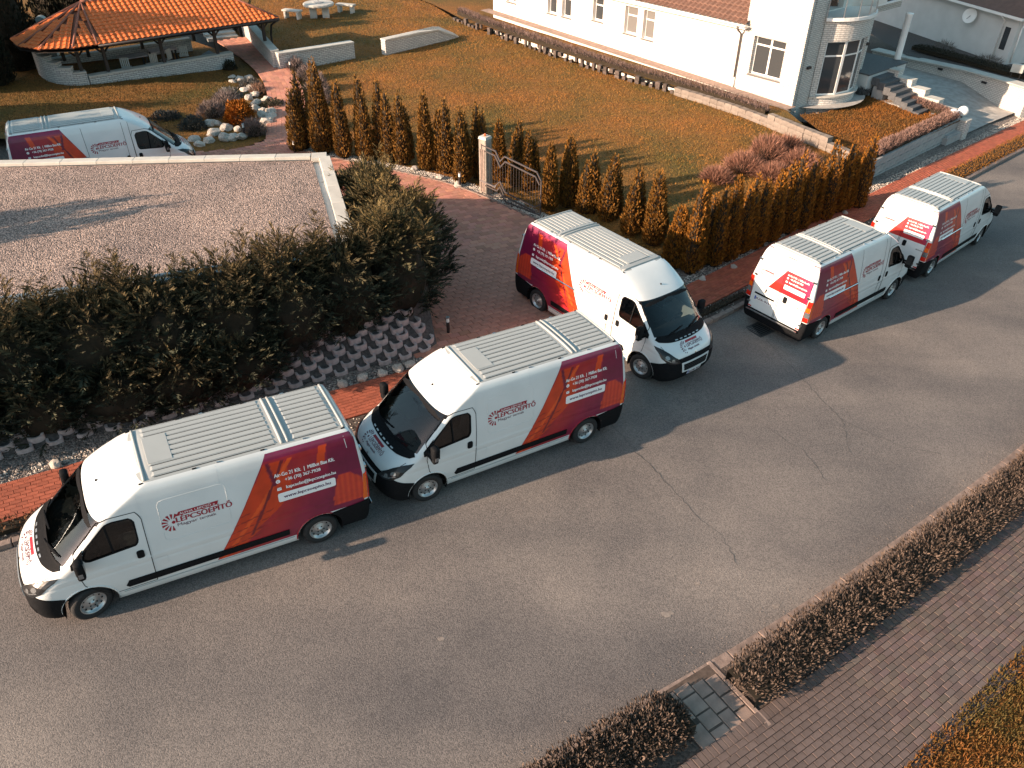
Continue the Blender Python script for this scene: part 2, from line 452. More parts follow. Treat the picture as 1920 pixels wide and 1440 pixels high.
def rounded_box(c, d, r, n=3):
    bm = bmesh.new(); bmesh.ops.create_cube(bm, size=1)
    for v in bm.verts: v.co = Vector((v.co.x*d[0], v.co.y*d[1], v.co.z*d[2]))
    bmesh.ops.bevel(bm, geom=bm.edges[:], offset=r, segments=n, affect='EDGES', profile=.5)
    me = bpy.data.meshes.new('rb'); 
    for v in bm.verts: v.co += Vector(c)
    for f in bm.faces: f.smooth = True
    bm.to_mesh(me); bm.free(); return me
def make_van():
    root = empty('delivery_van')
    bm = _b
    for f in bm.faces: f.smooth = True
    bm.normal_update()
    # wheel arches
    for cx in (0, 4.035):
        for s in (1, -1):
            ins = convex_cut(bm, circ(cx, .345, .435, 28), lambda q, s=s: q.y*s > .55)
            bmesh.ops.delete(bm, geom=[f for f in bm.faces if f.calc_center_median().y*s > .55 and ins(f.calc_center_median())], context='FACES')
            # pressed lip round the arch
            P = P_side(s); pts = [(cx+.455*math.cos(R(a)), .345+.455*math.sin(R(a))) for a in range(-8, 189, 7)]
            mb = MB(); mb.tube([P(*p)[0] for p in pts], .014, 6); mb.build('arch_lip', 'van_white' if cx > 1 else 'ink_red', root, True)
    # windscreen
    scr = [f for f in bm.faces if 1.315 < f.calc_center_median().z < 2.015 and f.normal.x > .30 and abs(f.calc_center_median().y) < .885]
    ws = take(bm, scr, 'windscreen', 'car_glass', root)
    patch('screen_band', [[(-.84, 1.925), (-.60, 1.99), (0, 2.005), (.60, 1.99), (.84, 1.925), (.80, 1.90), (0, 1.965), (-.80, 1.90)]], P_front, .002, 'black_plastic', ws, .1)
    mb = MB(); mb.box((3.80, 0, 1.86), (.05, .24, .08)); mb.build('inside_mirror', 'black_plastic', ws)
    for s in (1, -1):
        sel = lambda q, s=s: q.y*s > .62 and q.x > 2.5
        ins = convex_cut(bm, WIN, sel)
        g = take(bm, [f for f in bm.faces if sel(f.calc_center_median()) and ins(f.calc_center_median())], 'side_window', 'cab_side_glass', root, shift=-.012)
        ins = convex_cut(bm, DOOR, sel)
        d = take(bm, [f for f in bm.faces if sel(f.calc_center_median()) and ins(f.calc_center_median())], 'front_door', 'van_white', root, shift=.002)
        P = P_side(s)
        ribbon('door_seam', [DOOR+[DOOR[0]]], .013, P, .0045, 'dark_gap', d)
        ribbon('window_seal', [WIN+[WIN[0]]], .028, P, .004, 'black_plastic', d)
        ribbon('window_divider', [[(3.50, 1.94), (3.47, 1.36)]], .03, P, .006, 'black_plastic', d)
        patch('door_handle', [rrect(3.03, 1.10, 3.15, 1.27, .04)], P, .004, 'black_plastic', d, .06, .012)
        patch('mirror_base', [[(3.95, 1.36), (3.90, 1.60), (4.13, 1.36), (4.14, 1.27), (3.98, 1.27)]], P, .006, 'black_plastic', d, .08, .01)
    # black bumpers
    bmesh.ops.bisect_plane(bm, geom=bm.verts[:]+bm.edges[:]+bm.faces[:], plane_co=(4.40, 0, .69), plane_no=(-.42, 0, 1))
    take(bm, [f for f in bm.faces if (q := f.calc_center_median()).x > 4.1 and q.z < .69+(q.x-4.40)*.42 and q.z < .92], 'front_bumper', 'black_plastic', root, shift=.012)
    bmesh.ops.bisect_plane(bm, geom=bm.verts[:]+bm.edges[:]+bm.faces[:], plane_co=(-.6, 0, .78), plane_no=(.12, 0, 1))
    take(bm, [f for f in bm.faces if (q := f.calc_center_median()).x < -.2 and q.z < .78-(q.x+.6)*.12 and not (q.x < -.95 and q.z > .52 and abs(q.y) < .84)], 'rear_bumper', 'black_plastic', root, shift=.014)
    # inner lining of the cab, seen through the glass
    lin = [f for f in bm.faces if f.calc_center_median().x > 2.55 and f.calc_center_median().z > .9]
    idx = {}; v = []; fs = []
    for fc in lin:
        q = []
        for vt in fc.verts:
            if vt not in idx: idx[vt] = len(v); v.append(vt.co-vt.normal*.03)
            q.append(idx[vt])
        fs.append(q[::-1])
    link('cab_lining', mesh_from('cab_lining', v, fs, True), 'trim_grey', root)
    take(bm, [f for f in bm.faces if (q := f.calc_center_median()).z > 2.462 and q.x < 2.80], 'roof_skin', 'dimmed_white', root)
    bme = bpy.data.meshes.new('body'); bm.normal_update(); bm.to_mesh(bme); link('body', bme, 'van_white', root)
    # cab furniture
    mb = MB(); mb.box((2.52, 0, 1.35), (.04, 1.7, 1.9)); mb.box((3.3, 0, .62), (1.6, 1.8, .06)); mb.build('bulkhead', 'trim_grey', root)
    mb = MB(); mb.prism([(4.42, -.72), (4.42, .72), (4.2, .88), (3.92, .86), (3.86, 0), (3.92, -.86), (4.2, -.88)], .9, 1.27); me = bevel(mb.mesh('dashboard'), .05, 2)
    dsh = link('dashboard', me, 'trim_grey', root)
    mb = MB(); mb.tube([(3.80+.19*math.sin(a)*.45, .48+.20*math.cos(a), 1.20+.19*math.sin(a)) for a in np.linspace(0, 2*math.pi, 17)], .018, 6); mb.box((3.83, .48, 1.19), (.05, .12, .1)); mb.build('steering_wheel', 'black_plastic', root)
    for y, wd in ((.48, .5), (-.42, .85)):
        me = rounded_box((3.12, y, .98), (.52, wd, .18), .06); st = link('seat', me, 'seat_cloth', root)
        b2 = rounded_box((0, 0, .32), (.16, wd, .68), .06); link('backrest', b2, 'seat_cloth', st, (2.86, y, 1.02), (0, R(-12), 0))
        for yy in ([y] if wd < .6 else [y-.2, y+.2]): link('headrest', rounded_box((0, 0, 0), (.1, .26, .2), .04), 'seat_cloth', st, (2.70, yy, 1.80))
    # underbody, wells, wheels
    mb = MB(); mb.box((2, 0, .42), (5.7, 1.30, .34)); mb.box((2, 0, .30), (3.0, 1.86, .16)); mb.build('underbody', 'dark_gap', root)
    for cx in (0, 4.035):
        for s in (1, -1):
            v = []; f = []
            for k in range(19):
                a = R(-20+220*k/18)
                for y in (.60, .995): v.append((cx+.44*math.cos(a), s*y, .345+.44*math.sin(a)))
            for k in range(18): f.append((2*k, 2*k+1, 2*k+3, 2*k+2))
            v.append((cx, s*.60, .345)); c = len(v)-1
            for k in range(18): f.append((c, 2*k, 2*k+2))
            link('wheel_arch', mesh_from('wheel_arch', v, f), 'dark_gap', root)
            pr = [(.215, -.10), (.30, -.112), (.335, -.095), (.347, -.05), (.350, 0), (.347, .05), (.335, .095), (.30, .112), (.222, .104), (.215, .09), (.215, -.10)]
            mb = MB(); mb.lathe([(r, h*s) for r, h in (pr if s > 0 else pr)], 40, 'Y', caps=False)
            for k in range(3):
                pass
            w = link('wheel', mb.mesh('wheel', True), 'rubber', root, (cx, s*.885, .348))
            pr = [(.222, .102), (.212, .108), (.200, .095), (.185, .055), (.150, .045), (.120, .055), (.085, .082), (.045, .088), (.040, .10), (.002, .102)]
            mb = MB(); mb.lathe([(r, h*s) for r, h in pr], 32, 'Y', caps=False); rm = mb.build('rim', 'steel_rim', w, True)
            mb = MB()
            for k in range(10):
                a = 2*math.pi*k/10; mb.lathe([(.016, .055*s), (.016, .060*s)], 8, 'Y', (.163*math.cos(a), 0, .163*math.sin(a)))
            for k in range(5):
                a = 2*math.pi*(k+.5)/5; mb.lathe([(.013, .078*s), (.013, .094*s)], 6, 'Y', (.066*math.cos(a), 0, .066*math.sin(a)))
            tag(mb.build('rim_holes', 'dark_gap', rm), kind='stuff')
    # side mouldings, seams, creases, mirrors
    for s in (1, -1):
        P = P_side(s)
        sm = patch('side_moulding', [[(3.44, .55), (3.38, .66), (.59, .66), (.59, .52), (3.40, .50)]], P, .004, 'black_plastic', root, .12, .014)
        seams = [[(2.93, 2.35), (2.92, .42)], [(2.70, .80), (2.70, .98), (2.93, .98)]]
        seams += [[(1.42, 2.36), (1.47, .45)], [(2.72, 2.36), (2.72, .45)]] if s < 0 else [[(1.62, 2.44), (1.62, 2.12)], [(-.62, 2.42), (-.66, 2.12)]]
        for sm_ in seams: ribbon('panel_seam', [sm_], .011, P, .0035, 'dark_gap' if s < 0 else 'white_gap', root)
        pan = [rrect(1.55, 1.28, 2.66, 2.12, .08), rrect(-.72, 1.28, 1.36, 2.12, .08)]
        for pl in pan[:1]:
            mb = MB(); q = [P(*p)[0] for p in resample(pl+[pl[0]], .08)]; mb.tube(q, .004, 4, False); mb.build('pressed_bead', 'van_white', root, True)
        if s < 0:
            mb = MB(); mb.tube([P(-.12, 1.385)[0]+Vector((0, -.006, 0)), P(1.42, 1.385)[0]+Vector((0, -.006, 0))], .016, 6); mb.build('sliding_rail', 'chrome', root)
            patch('rail_shadow_gap', [[(-.16, 1.355), (-.16, 1.41), (1.42, 1.41), (1.42, 1.355)]], P, .004, 'black_plastic', root, .2)
            patch('door_handle', [rrect(2.63, 1.08, 2.74, 1.25, .04)], P, .004, 'black_plastic', root, .06, .012)
        # mirror
        me = rounded_box((4.00, s*1.20, 1.46), (.14, .20, .30), .05); mi = link('wing_mirror', me, 'black_plastic', root)
        me = rounded_box((4.0, s*1.19, 1.27), (.13, .18, .11), .045); link('lower_mirror', me, 'black_plastic', mi)
        mb = MB(); mb.tube([(4.06, s*.98, 1.36), (4.04, s*1.14, 1.38)], .035, 6); mb.tube([(4.06, s*.98, 1.30), (4.04, s*1.14, 1.29)], .03, 6); mb.build('mirror_arm', 'black_plastic', mi)
        mb = MB(); mb.box((3.927, s*1.20, 1.46), (.006, .16, .25)); mb.build('mirror_glass', 'lamp_dark', mi)
        mb = MB(); mb.box((4.0, s*1.302, 1.36), (.07, .012, .09)); mb.build('indicator', 'lamp_clear', mi)
        # livery
        wrap_panel(s, root)
        mb = MB(); mb.tube([P(3.5, .40)[0]+Vector((0, s*.004, 0)), P(.5, .40)[0]+Vector((0, s*.004, 0))], .012, 5); mb.build('sill_strip', 'dimmed_white', root)
        mi_ = -s                                             # reading direction along x
        lx = 2.66 if s > 0 else 1.55
        X = lambda d: lx + mi_*d
        em = patch('logo_fan', burst(X(.17), 1.635, .175, mi_), P, .0045, 'ink_red', root, .1)
        patch('logo_banner', [[(X(.24), 1.735), (X(.30), 1.81), (X(.96), 1.81), (X(.93), 1.735)]], P, .0042, 'ink_red', em, .1)
        text('logo_lettering', [('LÉPCSŐÉPÍTŐ', X(.23), 1.612, .93, .105)], P, 'ink_red', em, .005, mi_, .010)
        text('logo_small_print', [('Magyar', X(.24), 1.530, .33, .06)], P, 'ink_dark', em, .005, mi_); text('logo_small_print', [('termék', X(.60), 1.530, .28, .06)], P, 'ink_dark', em, .005, mi_)
        [text('logo_banner_text', [(t_, X(x_), 1.75, w_, .044)], P, 'ink_white', em, .0062, mi_) for t_, x_, w_ in (('ALPHA', .31, .22), ('LÉPCSŐ', .56, .27), ('a', .86, .035))]
        bx = .70 if s > 0 else -.40
        X2 = lambda d: bx + mi_*d
        for tl_ in [('Air-Go 21 Kft.  |  MilBot Bau Kft.', X2(-.01), 1.925, 1.11, .078), ('+36 (70) 367-7928', X2(.17), 1.805, .65, .07), ('kapcsolat@lepcsoepito.hu', X2(.17), 1.645, .92, .07)]: text('contact_text', [tl_], P, 'ink_white', root, .006, mi_, .006)
        ic = patch('phone_icon', [circ(X2(.045), 1.83, .04, 14)], P, .0055, 'ink_white', root, 0)
        text('phone_handset', [('(', X2(.035), 1.81, .022, .045)], P, 'ink_red', ic, .0065, mi_)
        ic = patch('mail_icon', [[(X2(.005), 1.64), (X2(.085), 1.64), (X2(.085), 1.70), (X2(.005), 1.70)]], P, .0055, 'ink_white', root, 0)
        ribbon('envelope_fold', [[(X2(.008), 1.697), (X2(.045), 1.667), (X2(.082), 1.697)]], .007, P, .0065, 'ink_red', ic)
        ad = patch('address_plate', [rrect(min(X2(0), X2(1.07)), 1.385, max(X2(0), X2(1.07)), 1.575, .035)], P, .0055, 'ink_white', root, .1)
        text('address_text', [('www.lepcsoepito.hu', X2(.10), 1.455, .87, .07)], P, 'ink_purple', ad, .0075, mi_, .006)
    # roof: ribbed panels between cross rails
    def roof_panel(x0, x1, name):
        mb = MB(); n = 10; w = 1.38/n
        for k in range(n):
            y = -.69+w*(k+.5); hw = w/2-.011; z0 = P_top((x0+x1)/2, y)[0].z-.004; h = .016
            v = [(x0, y-hw, z0), (x1, y-hw, z0), (x1, y+hw, z0), (x0, y+hw, z0), (x0+.05, y-hw+.012, z0+h), (x1-.05, y-hw+.012, z0+h), (x1-.05, y+hw-.012, z0+h), (x0+.05, y+hw-.012, z0+h)]
            mb.add(v, [(4, 5, 6, 7), (0, 1, 5, 4), (1, 2, 6, 5), (2, 3, 7, 6), (3, 0, 4, 7)])
        return mb.build(name, 'dimmed_white', root)
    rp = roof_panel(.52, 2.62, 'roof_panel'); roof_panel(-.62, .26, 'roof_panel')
    mb = MB()
    for y in np.linspace(-.69, .69, 11): mb.box((1.57, y, P_top(1.57, y)[0].z+.001), (2.02, .013, .002)); mb.box((-.18, y, P_top(-.18, y)[0].z+.001), (.8, .013, .002))
    tag(mb.build('rib_groove', 'dark_gap', root), kind='stuff')
    for x in (.34, .45, 2.74, -.68):
        mb = MB(); v = []
        ys = np.linspace(-.71, .71, 13)
        mb.tube([P_top(x, y)[0]+Vector((0, 0, .006)) for y in ys], .028 if x > 2 or x < 0 else .03, 6); mb.build('roof_cross_rail', 'dimmed_white', root, True)
    mb = MB(); mb.box((2.42, 0, 2.521), (.40, .74, .008)); me = bevel(mb.mesh('roof_hatch'), .004); link('roof_hatch', me, 'dimmed_white', root)
    for x in (2.80, 1.95, 1.55, .80, .05, -.66):
        for s in (1, -1):
            mb = MB(); mb.box((x, s*.735, P_top(x, s*.735)[0].z+.006), (.07, .022, .016)); mb.build('roof_bracket', 'chrome' if x in (1.55, .05) else 'black_plastic', root)
    mb = MB(); b0 = P_top(3.45, .02)[0]; mb.tube([b0, b0+Vector((-.36, 0, .13))], .006, 5); mb.lathe([(.025, 0), (.012, .03)], 8, c=tuple(b0)); mb.build('aerial', 'black_plastic', root)
    mb = MB()
    # nose
    for s in (1, -1):
        hl = patch('headlight', [[(s*.55, .80), (s*.64, .915), (s*.80, 1.055), (s*.92, 1.135), (s*.995, 1.17), (s*1.003, 1.08), (s*.98, .93), (s*.90, .835), (s*.72, .785)]], P_front, .004, 'lamp_dark', root, .04, .012)
        for yy, zz, rr in ((.755, .885, .042), (.87, .965, .046)): patch('reflector_bowl', [circ(s*yy, zz, rr, 14)], P_front, .0185, 'lamp_clear', hl, .03)
        ribbon('running_light', [[(s*.66, .835), (s*.80, .850), (s*.93, .93)]], .018, P_front, .0185, 'lamp_clear', hl)
        patch('fog_recess', [rrect(min(s*.58, s*.86), .40, max(s*.58, s*.86), .52, .05)], P_front, .018, 'dark_gap', root, .05)
    fr = patch('grille_surround', [[(-.52, .79), (-.46, .50), (.46, .50), (.52, .79)]], P_front, .016, 'van_white', root, .08, .012)
    gr = patch('grille', [[(-.46, .745), (-.41, .545), (.41, .545), (.46, .745)]], P_front, .031, 'dark_gap', fr, .08)
    for z in (.59, .64, .69): ribbon('grille_slat', [[(-.44, z), (.44, z)]], .016, P_front, .034, 'trim_grey', fr)
    ribbon('hood_seam', [[(-.60, .84), (-.3, .825), (.3, .825), (.60, .84)]], .03, P_front, .004, 'dark_gap', root)
    for s in (1, -1): ribbon('hood_side_seam', [[(s*.60, .90), (s*.86, 1.06), (s*.90, 1.17)]], .010, P_front, .003, 'dark_gap', root)
    cw = patch('cowl', [[(-.84, 1.335), (-.93, 1.27), (-.88, 1.235), (-.60, 1.215), (0, 1.205), (.60, 1.215), (.88, 1.235), (.93, 1.27), (.84, 1.335)]], P_front, .004, 'black_plastic', root, .05, .006)
    for y in (-.40, -.24, -.08, .08, .24, .40): patch('cowl_vent', [rrect(y-.045, 1.225, y+.045, 1.239, .006, 2)], P_front, .012, 'steel_rim', cw, 0)
    for y0, y1 in ((-.62, .02), (.10, .74)):
        a = P_front(y0, 1.30); b = P_front((y0+y1)/2+.04, 1.355); c = P_front(y1, 1.40)
        mb = MB(); mb.tube([a[0]+a[1]*.02, b[0]+b[1]*.025, c[0]+c[1]*.02], .012, 5); mb.tube([P_front(y0+.16, 1.335)[0]+b[1]*.03, c[0]+b[1]*.02], .016, 5); mb.build('wiper', 'black_plastic', root)
    LION = [(.10, .02), (.16, .0), (.30, .22), (.44, .30), (.40, .10), (.52, .02), (.60, .30), (.56, .48), (.70, .62), (.80, .50), (.86, .60), (.74, .80), (.58, .78), (.64, .90), (.50, 1.0), (.34, .94), (.30, .78), (.16, .66), (.22, .60), (.36, .62), (.28, .40), (.12, .24)]
    Pb = lambda u, v: P_top(4.78-v, u)
    def hood(u, v): return P_top(4.78-v, u)
    hf = patch('hood_logo_fan', burst(-.30, .01, .13, 1), hood, .004, 'ink_dark', root, 0)
    text('hood_logo_text', [('LÉPCSŐÉPÍTŐ', -.22, -.02, .60, .075), ('Magyar termék', -.22, -.085, .42, .04)], hood, 'ink_dark', hf, .005, 1, .004)
    patch('hood_logo_banner', [[(-.21, .075), (-.18, .125), (.26, .125), (.24, .075)]], hood, .004, 'ink_red', hf, 0)
    patch('emblem', [[(-.05+.1*x, .875+.10*y) for x, y in LION]], P_front, .006, 'chrome', root, 0)
    # tail
    for s in (1, -1):
        P = P_side(s)
        tl = patch('tail_light', [[(s*.86, .86), (s*.89, 1.49), (s*.985, 1.49), (s*1.012, .86)]], P_rear, .006, 'lamp_red', root, .04, .018)
        patch('tail_light_clear', [[(s*.875, 1.0), (s*.885, 1.16), (s*1.0, 1.16), (s*1.005, 1.0)]], P_rear, .027, 'lamp_clear', tl, .05)
        patch('tail_light_amber', [[(s*.875, 1.17), (s*.888, 1.30), (s*.993, 1.30), (s*.998, 1.17)]], P_rear, .027, 'lamp_orange', tl, .05)
        patch('tail_light_side', [[(-.87, .86), (-.965, .86), (-.955, 1.47), (-.90, 1.47)]], P, .006, 'lamp_orange', tl, .05)
        for z in (2.02, 1.56, .72):
            mb = MB(); p = P_rear(s*.86, z)[0]; mb.box(p+Vector((-.012, 0, 0)), (.03, .10, .055)); mb.build('door_hinge', 'chrome', root)
        p = [(s*.02, .50), (s*.02, 2.28), (s*.70, 2.28), (s*.80, 2.10), (s*.86, 1.6), (s*.855, .50)]
        ribbon('rear_door_seam', [p], .012, P_rear, .004, 'dark_gap', root)
        patch('reflector', [rrect(s*.80-.06, .56, s*.80+.06, .60, .01, 2)], P_rear, .012, 'lamp_red', root, 0)
    patch('brake_light', [rrect(-.13, 2.335, .13, 2.365, .01, 2)], P_rear, .008, 'lamp_red', root, 0, .008)
    mb = MB(); mb.box((-1.045, 0, .50), (.10, 1.70, .06)); me = bevel(mb.mesh('rear_step'), .015); link('rear_step', me, 'black_plastic', root)
    mb = MB(); mb.box((-1.095, 0, .512), (.012, 1.70, .034)); mb.build('step_edge', 'chrome', root)
    patch('rear_handle', [rrect(-.27, 1.12, -.15, 1.31, .04)], P_rear, .004, 'black_plastic', root, .06, .012)
    patch('plate_light_bar', [rrect(.10, 1.015, .74, 1.06, .01, 2)], P_rear, .004, 'black_plastic', root, .1, .02)
    bmr = bmesh.new(); rows = []
    for i in range(31):
        v_ = i/30
        rows.append([bmr.verts.new(((.39+(-.01-.39)*v_)*(1-k/36)+(-.85)*k/36, 1.36+(2.02-1.36)*v_, 0)) for k in range(37)])
    for i in range(30):
        for k in range(36): bmr.faces.new((rows[i][k], rows[i][k+1], rows[i+1][k+1], rows[i+1][k]))
    lay = bmr.loops.layers.float_color.new('tint')
    for f in bmr.faces:
        for l in f.loops:
            y, z = l.vert.co.x, l.vert.co.y; c = Vector((.40, .014, .022)).lerp(Vector((.20, .006, .09)), max(0, min(1, (-y-.45)*2.2+(z-1.8))))
            if y > .0 and z < 1.62: c = Vector((.46, .022, .014))
            l[lay] = (c.x, c.y, c.z, 1)
    project(bmr, P_rear, .004); orient(bmr, None); me = bpy.data.meshes.new('rear_wrap'); bmr.to_mesh(me); bmr.free()
    rw = link('rear_wrap', me, 'wrap_print', root)
    for tl_ in [('Air-Go 21 Kft.  |  MilBot Bau Kft.', -.06, 1.90, .68, .052), ('+36 (70) 367-7928', -.17, 1.815, .40, .05), ('kapcsolat@lepcsoepito.hu', -.17, 1.715, .56, .05)]: text('rear_contact_text', [tl_], P_rear, 'ink_white', rw, .007, -1, .004)
    patch('phone_icon', [circ(-.09, 1.835, .028, 12)], P_rear, .0065, 'ink_white', rw, 0)
    patch('mail_icon', [[(-.06, 1.71), (-.12, 1.71), (-.12, 1.755), (-.06, 1.755)]], P_rear, .0065, 'ink_white', rw, 0)
    ap = patch('rear_address_plate', [rrect(-.73, 1.51, -.06, 1.64, .025)], P_rear, .0065, 'ink_white', rw, .1)
    text('rear_address_text', [('www.lepcsoepito.hu', -.12, 1.555, .54, .048)], P_rear, 'ink_purple', ap, .009, -1)
    lf = patch('rear_logo_fan', burst(.68, 1.70, .085, -1), P_rear, .004, 'ink_dark', root, 0)
    text('rear_logo_text', [('LÉPCSŐÉPÍTŐ', .64, 1.69, .42, .05), ('Magyar termék', .64, 1.645, .28, .028)], P_rear, 'ink_red', lf, .005, -1)
    patch('rear_logo_banner', [[(.64, 1.75), (.62, 1.785), (.32, 1.785), (.34, 1.75)]], P_rear, .004, 'ink_red', lf, 0)
    patch('rear_emblem', [[(.48-.13*x, 1.13+.14*y) for x, y in LION]], P_rear, .006, 'trim_grey', root, 0)
    text('model_lettering', [('BOXER', -.62, 1.135, .22, .035)], P_rear, 'trim_grey', root, .006, -1, .004)
    # number plates
    for nm, x, z, y0, y1 in (('rear_plate', -1.0, .90, .16, .70), ('front_plate', 4.99, .44, -.26, .26)):
        Pp = P_rear if x < 0 else P_front
        pl = patch(nm, [rrect(y0, z-.055, y1, z+.055, .01, 2)], Pp, .02, 'plate_white', root, .1, .008)
        patch('plate_band', [[(y1-.045, z-.055), (y1-.045, z+.055), (y1, z+.055), (y1, z-.055)]] if x < 0 else [[(y0, z-.055), (y0, z+.055), (y0+.045, z+.055), (y0+.045, z-.055)]], Pp, .0295, 'plate_blue', pl, 0)
    return root
van0 = make_van()
def plate_text(root, s, which):
    p = [c for c in root.children if c.name.startswith(which)][0]
    if which == 'rear_plate': text('plate_number', [(s, .64, .868, .45, .066)], P_rear, 'ink_dark', p, .031, -1, .006)
    else: text('plate_number', [(s, -.20, .408, .43, .066)], P_front, 'ink_dark', p, .031, 1, .006)
def place_van(o, x, y, yaw, z=None, flat=False):
    if z is None: z = S(x, y)
    n = Vector((0, 0, 1)) if flat else SN
    fx = Vector((math.cos(yaw), math.sin(yaw), 0)); fx = (fx-n*fx.dot(n)).normalized(); fy = n.cross(fx)
    M = Matrix((fx, fy, n)).transposed().to_4x4(); M.translation = (x, y, z); o.matrix_world = M
def steer(root, deg):
    for c in root.children:
        if c.name.startswith('wheel') and not c.name.startswith('wheel_arch') and c.location.x > 2: c.rotation_euler = (0, 0, R(deg))
VANS = [(-4.166, 11.577, -150.93, 'white van with red rear wrap leading the row, front wheels turned, lower left corner'),
        (1.157, 14.971, -148.0, 'white van with red rear wrap parked close behind the leading van, nose at its tail'),
        (1.444, 20.620, -49.98, 'white van with red rear wrap standing across the driveway mouth, nose towards the road'),
        (8.127, 20.081, 40.14, 'white van seen from behind with rear number plate RZR-919, beside the drain grate'),
        (13.155, 24.371, 42.93, 'white van seen from behind, farthest along the road at the right'),
        (-16.55, 27.30, 28.78, 'white van with red rear wrap behind the gravel roof, its wheels hidden by the parapet')]
vans = []
for i, (x, y, a, lab) in enumerate(VANS):
    o = van0 if i == 0 else copy_tree(van0)
    place_van(o, x, y, R(a), .13 if i == 5 else None, i == 5); tag(o, lab, 'van', 'white company vans with red wrap'); vans.append(o)
steer(vans[0], 17); steer(vans[1], -4); steer(vans[2], 10); steer(vans[4], 6)
plate_text(vans[3], 'RZR-919', 'rear_plate'); plate_text(vans[2], 'RZR-921', 'front_plate')
# ------------------------------------------------------------------ ground, road, pavings
def drive_z(x, y): return min(S(x, y), .13)
def side_z(x, y): return max(.13, .2-.0685*(x+13)) + .0
def speckle(name, dark, light, scale, rough=.9, bump=.5, patch=None, pscale=.35, contrast=.5, bdist=.01, lanes=False):
    """fine grain over slow patches: asphalt, gravel, soil"""
    m = bpy.data.materials.new(name); m.use_nodes = True; MATS[name] = m
    n = m.node_tree.nodes; l = m.node_tree.links; b = n['Principled BSDF']; b.inputs['Roughness'].default_value = rough; b.inputs['Specular IOR Level'].default_value = .35
    tc = n.new('ShaderNodeTexCoord')
    vo = n.new('ShaderNodeTexVoronoi'); vo.inputs['Scale'].default_value = scale; l.new(tc.outputs['Object'], vo.inputs['Vector'])
    bw = n.new('ShaderNodeSeparateColor'); l.new(vo.outputs['Color'], bw.inputs[0])
    rp = n.new('ShaderNodeValToRGB'); rp.color_ramp.elements[0].color = tuple(dark)+(1,); rp.color_ramp.elements[1].color = tuple(light)+(1,)
    rp.color_ramp.elements[0].position = .5-contrast; rp.color_ramp.elements[1].position = .5+contrast
    l.new(bw.outputs[0], rp.inputs[0]); out = rp.outputs[0]
    nz = n.new('ShaderNodeTexNoise'); nz.inputs['Scale'].default_value = pscale; nz.inputs['Detail'].default_value = 6; nz.inputs['Roughness'].default_value = .62; l.new(tc.outputs['Object'], nz.inputs['Vector'])
    mx = n.new('ShaderNodeMix'); mx.data_type = 'RGBA'; mx.blend_type = 'MULTIPLY'; mx.inputs[0].default_value = 1
    r2_ = n.new('ShaderNodeValToRGB'); p = patch or ((.78, .78, .80), (1.2, 1.17, 1.14))
    r2_.color_ramp.elements[0].position = .34; r2_.color_ramp.elements[1].position = .66
    r2_.color_ramp.elements[0].color = tuple(p[0])+(1,); r2_.color_ramp.elements[1].color = tuple(p[1])+(1,)
    if lanes:
        mp = n.new('ShaderNodeMapping'); mp.inputs['Rotation'].default_value = (0, 0, -R(34)); mp.inputs['Scale'].default_value = (.05, .55, 1); l.new(tc.outputs['Object'], mp.inputs['Vector'])
        n3 = n.new('ShaderNodeTexNoise'); n3.inputs['Scale'].default_value = 1.; n3.inputs['Detail'].default_value = 3; l.new(mp.outputs[0], n3.inputs['Vector'])
        m3 = n.new('ShaderNodeMix'); m3.data_type = 'RGBA'; m3.blend_type = 'MULTIPLY'; m3.inputs[0].default_value = 1; r3 = n.new('ShaderNodeValToRGB'); r3.color_ramp.elements[0].position = .35; r3.color_ramp.elements[1].position = .68
        r3.color_ramp.elements[0].color = (.84, .84, .86, 1); r3.color_ramp.elements[1].color = (1.2, 1.17, 1.14, 1); l.new(n3.outputs[0], r3.inputs[0]); l.new(out, m3.inputs[6]); l.new(r3.outputs[0], m3.inputs[7]); out = m3.outputs[2]
    l.new(nz.outputs[0], r2_.inputs[0]); l.new(out, mx.inputs[6]); l.new(r2_.outputs[0], mx.inputs[7]); l.new(mx.outputs[2], b.inputs['Base Color'])
    bp = n.new('ShaderNodeBump'); bp.inputs['Strength'].default_value = bump; bp.inputs['Distance'].default_value = bdist
    l.new(vo.outputs['Distance'], bp.inputs['Height']); l.new(bp.outputs[0], b.inputs['Normal']); bp.invert = True
    return m
speckle('asphalt', (.100, .091, .087), (.212, .188, .175), 60, bump=.4, pscale=.3, contrast=.55, lanes=True)
speckle('soil', (.045, .035, .030), (.13, .10, .085), 26, bump=.7)
speckle('roof_gravel', (.08, .062, .056), (.42, .32, .28), 30, bump=1., pscale=.5, contrast=.45, bdist=.03)
speckle('gravel_bed', (.07, .058, .052), (.30, .255, .23), 24, bump=1., bdist=.03)
speckle('lawn_grass', (.10, .052, .012), (.22, .105, .024), 16, bump=.8, patch=((.55, .78, .50), (1.45, 1.10, .85)), pscale=.24, bdist=.03)
speckle('garden_grass', (.10, .042, .010), (.20, .080, .018), 16, bump=.8, patch=((.7, .8, .6), (1.3, 1.1, .9)), pscale=.5, bdist=.03)
mat('red_paver', (.35, .092, .050), .85, var=.22, scale=9, bump=.3, bscale=90, rand=.16)
mat('drive_paver', (.46, .205, .145), .85, var=.20, scale=4, bump=.3, bscale=70, rand=.10)
mat('path_paver', (.128, .092, .082), .85, var=.25, scale=5, bump=.3, bscale=70, rand=.13)
mat('slab_paver', (.27, .19, .155), .85, var=.2, scale=5, bump=.3, bscale=60, rand=.10)
mat('kerb_concrete', (.225, .165, .14), .9, var=.3, scale=7, bump=.4, bscale=50, rand=.10)
mat('joint_sand', (.085, .060, .048), .95, var=.3, scale=12)
mat('concrete', (.34, .32, .30), .9, var=.18, scale=3, bump=.3, bscale=40)

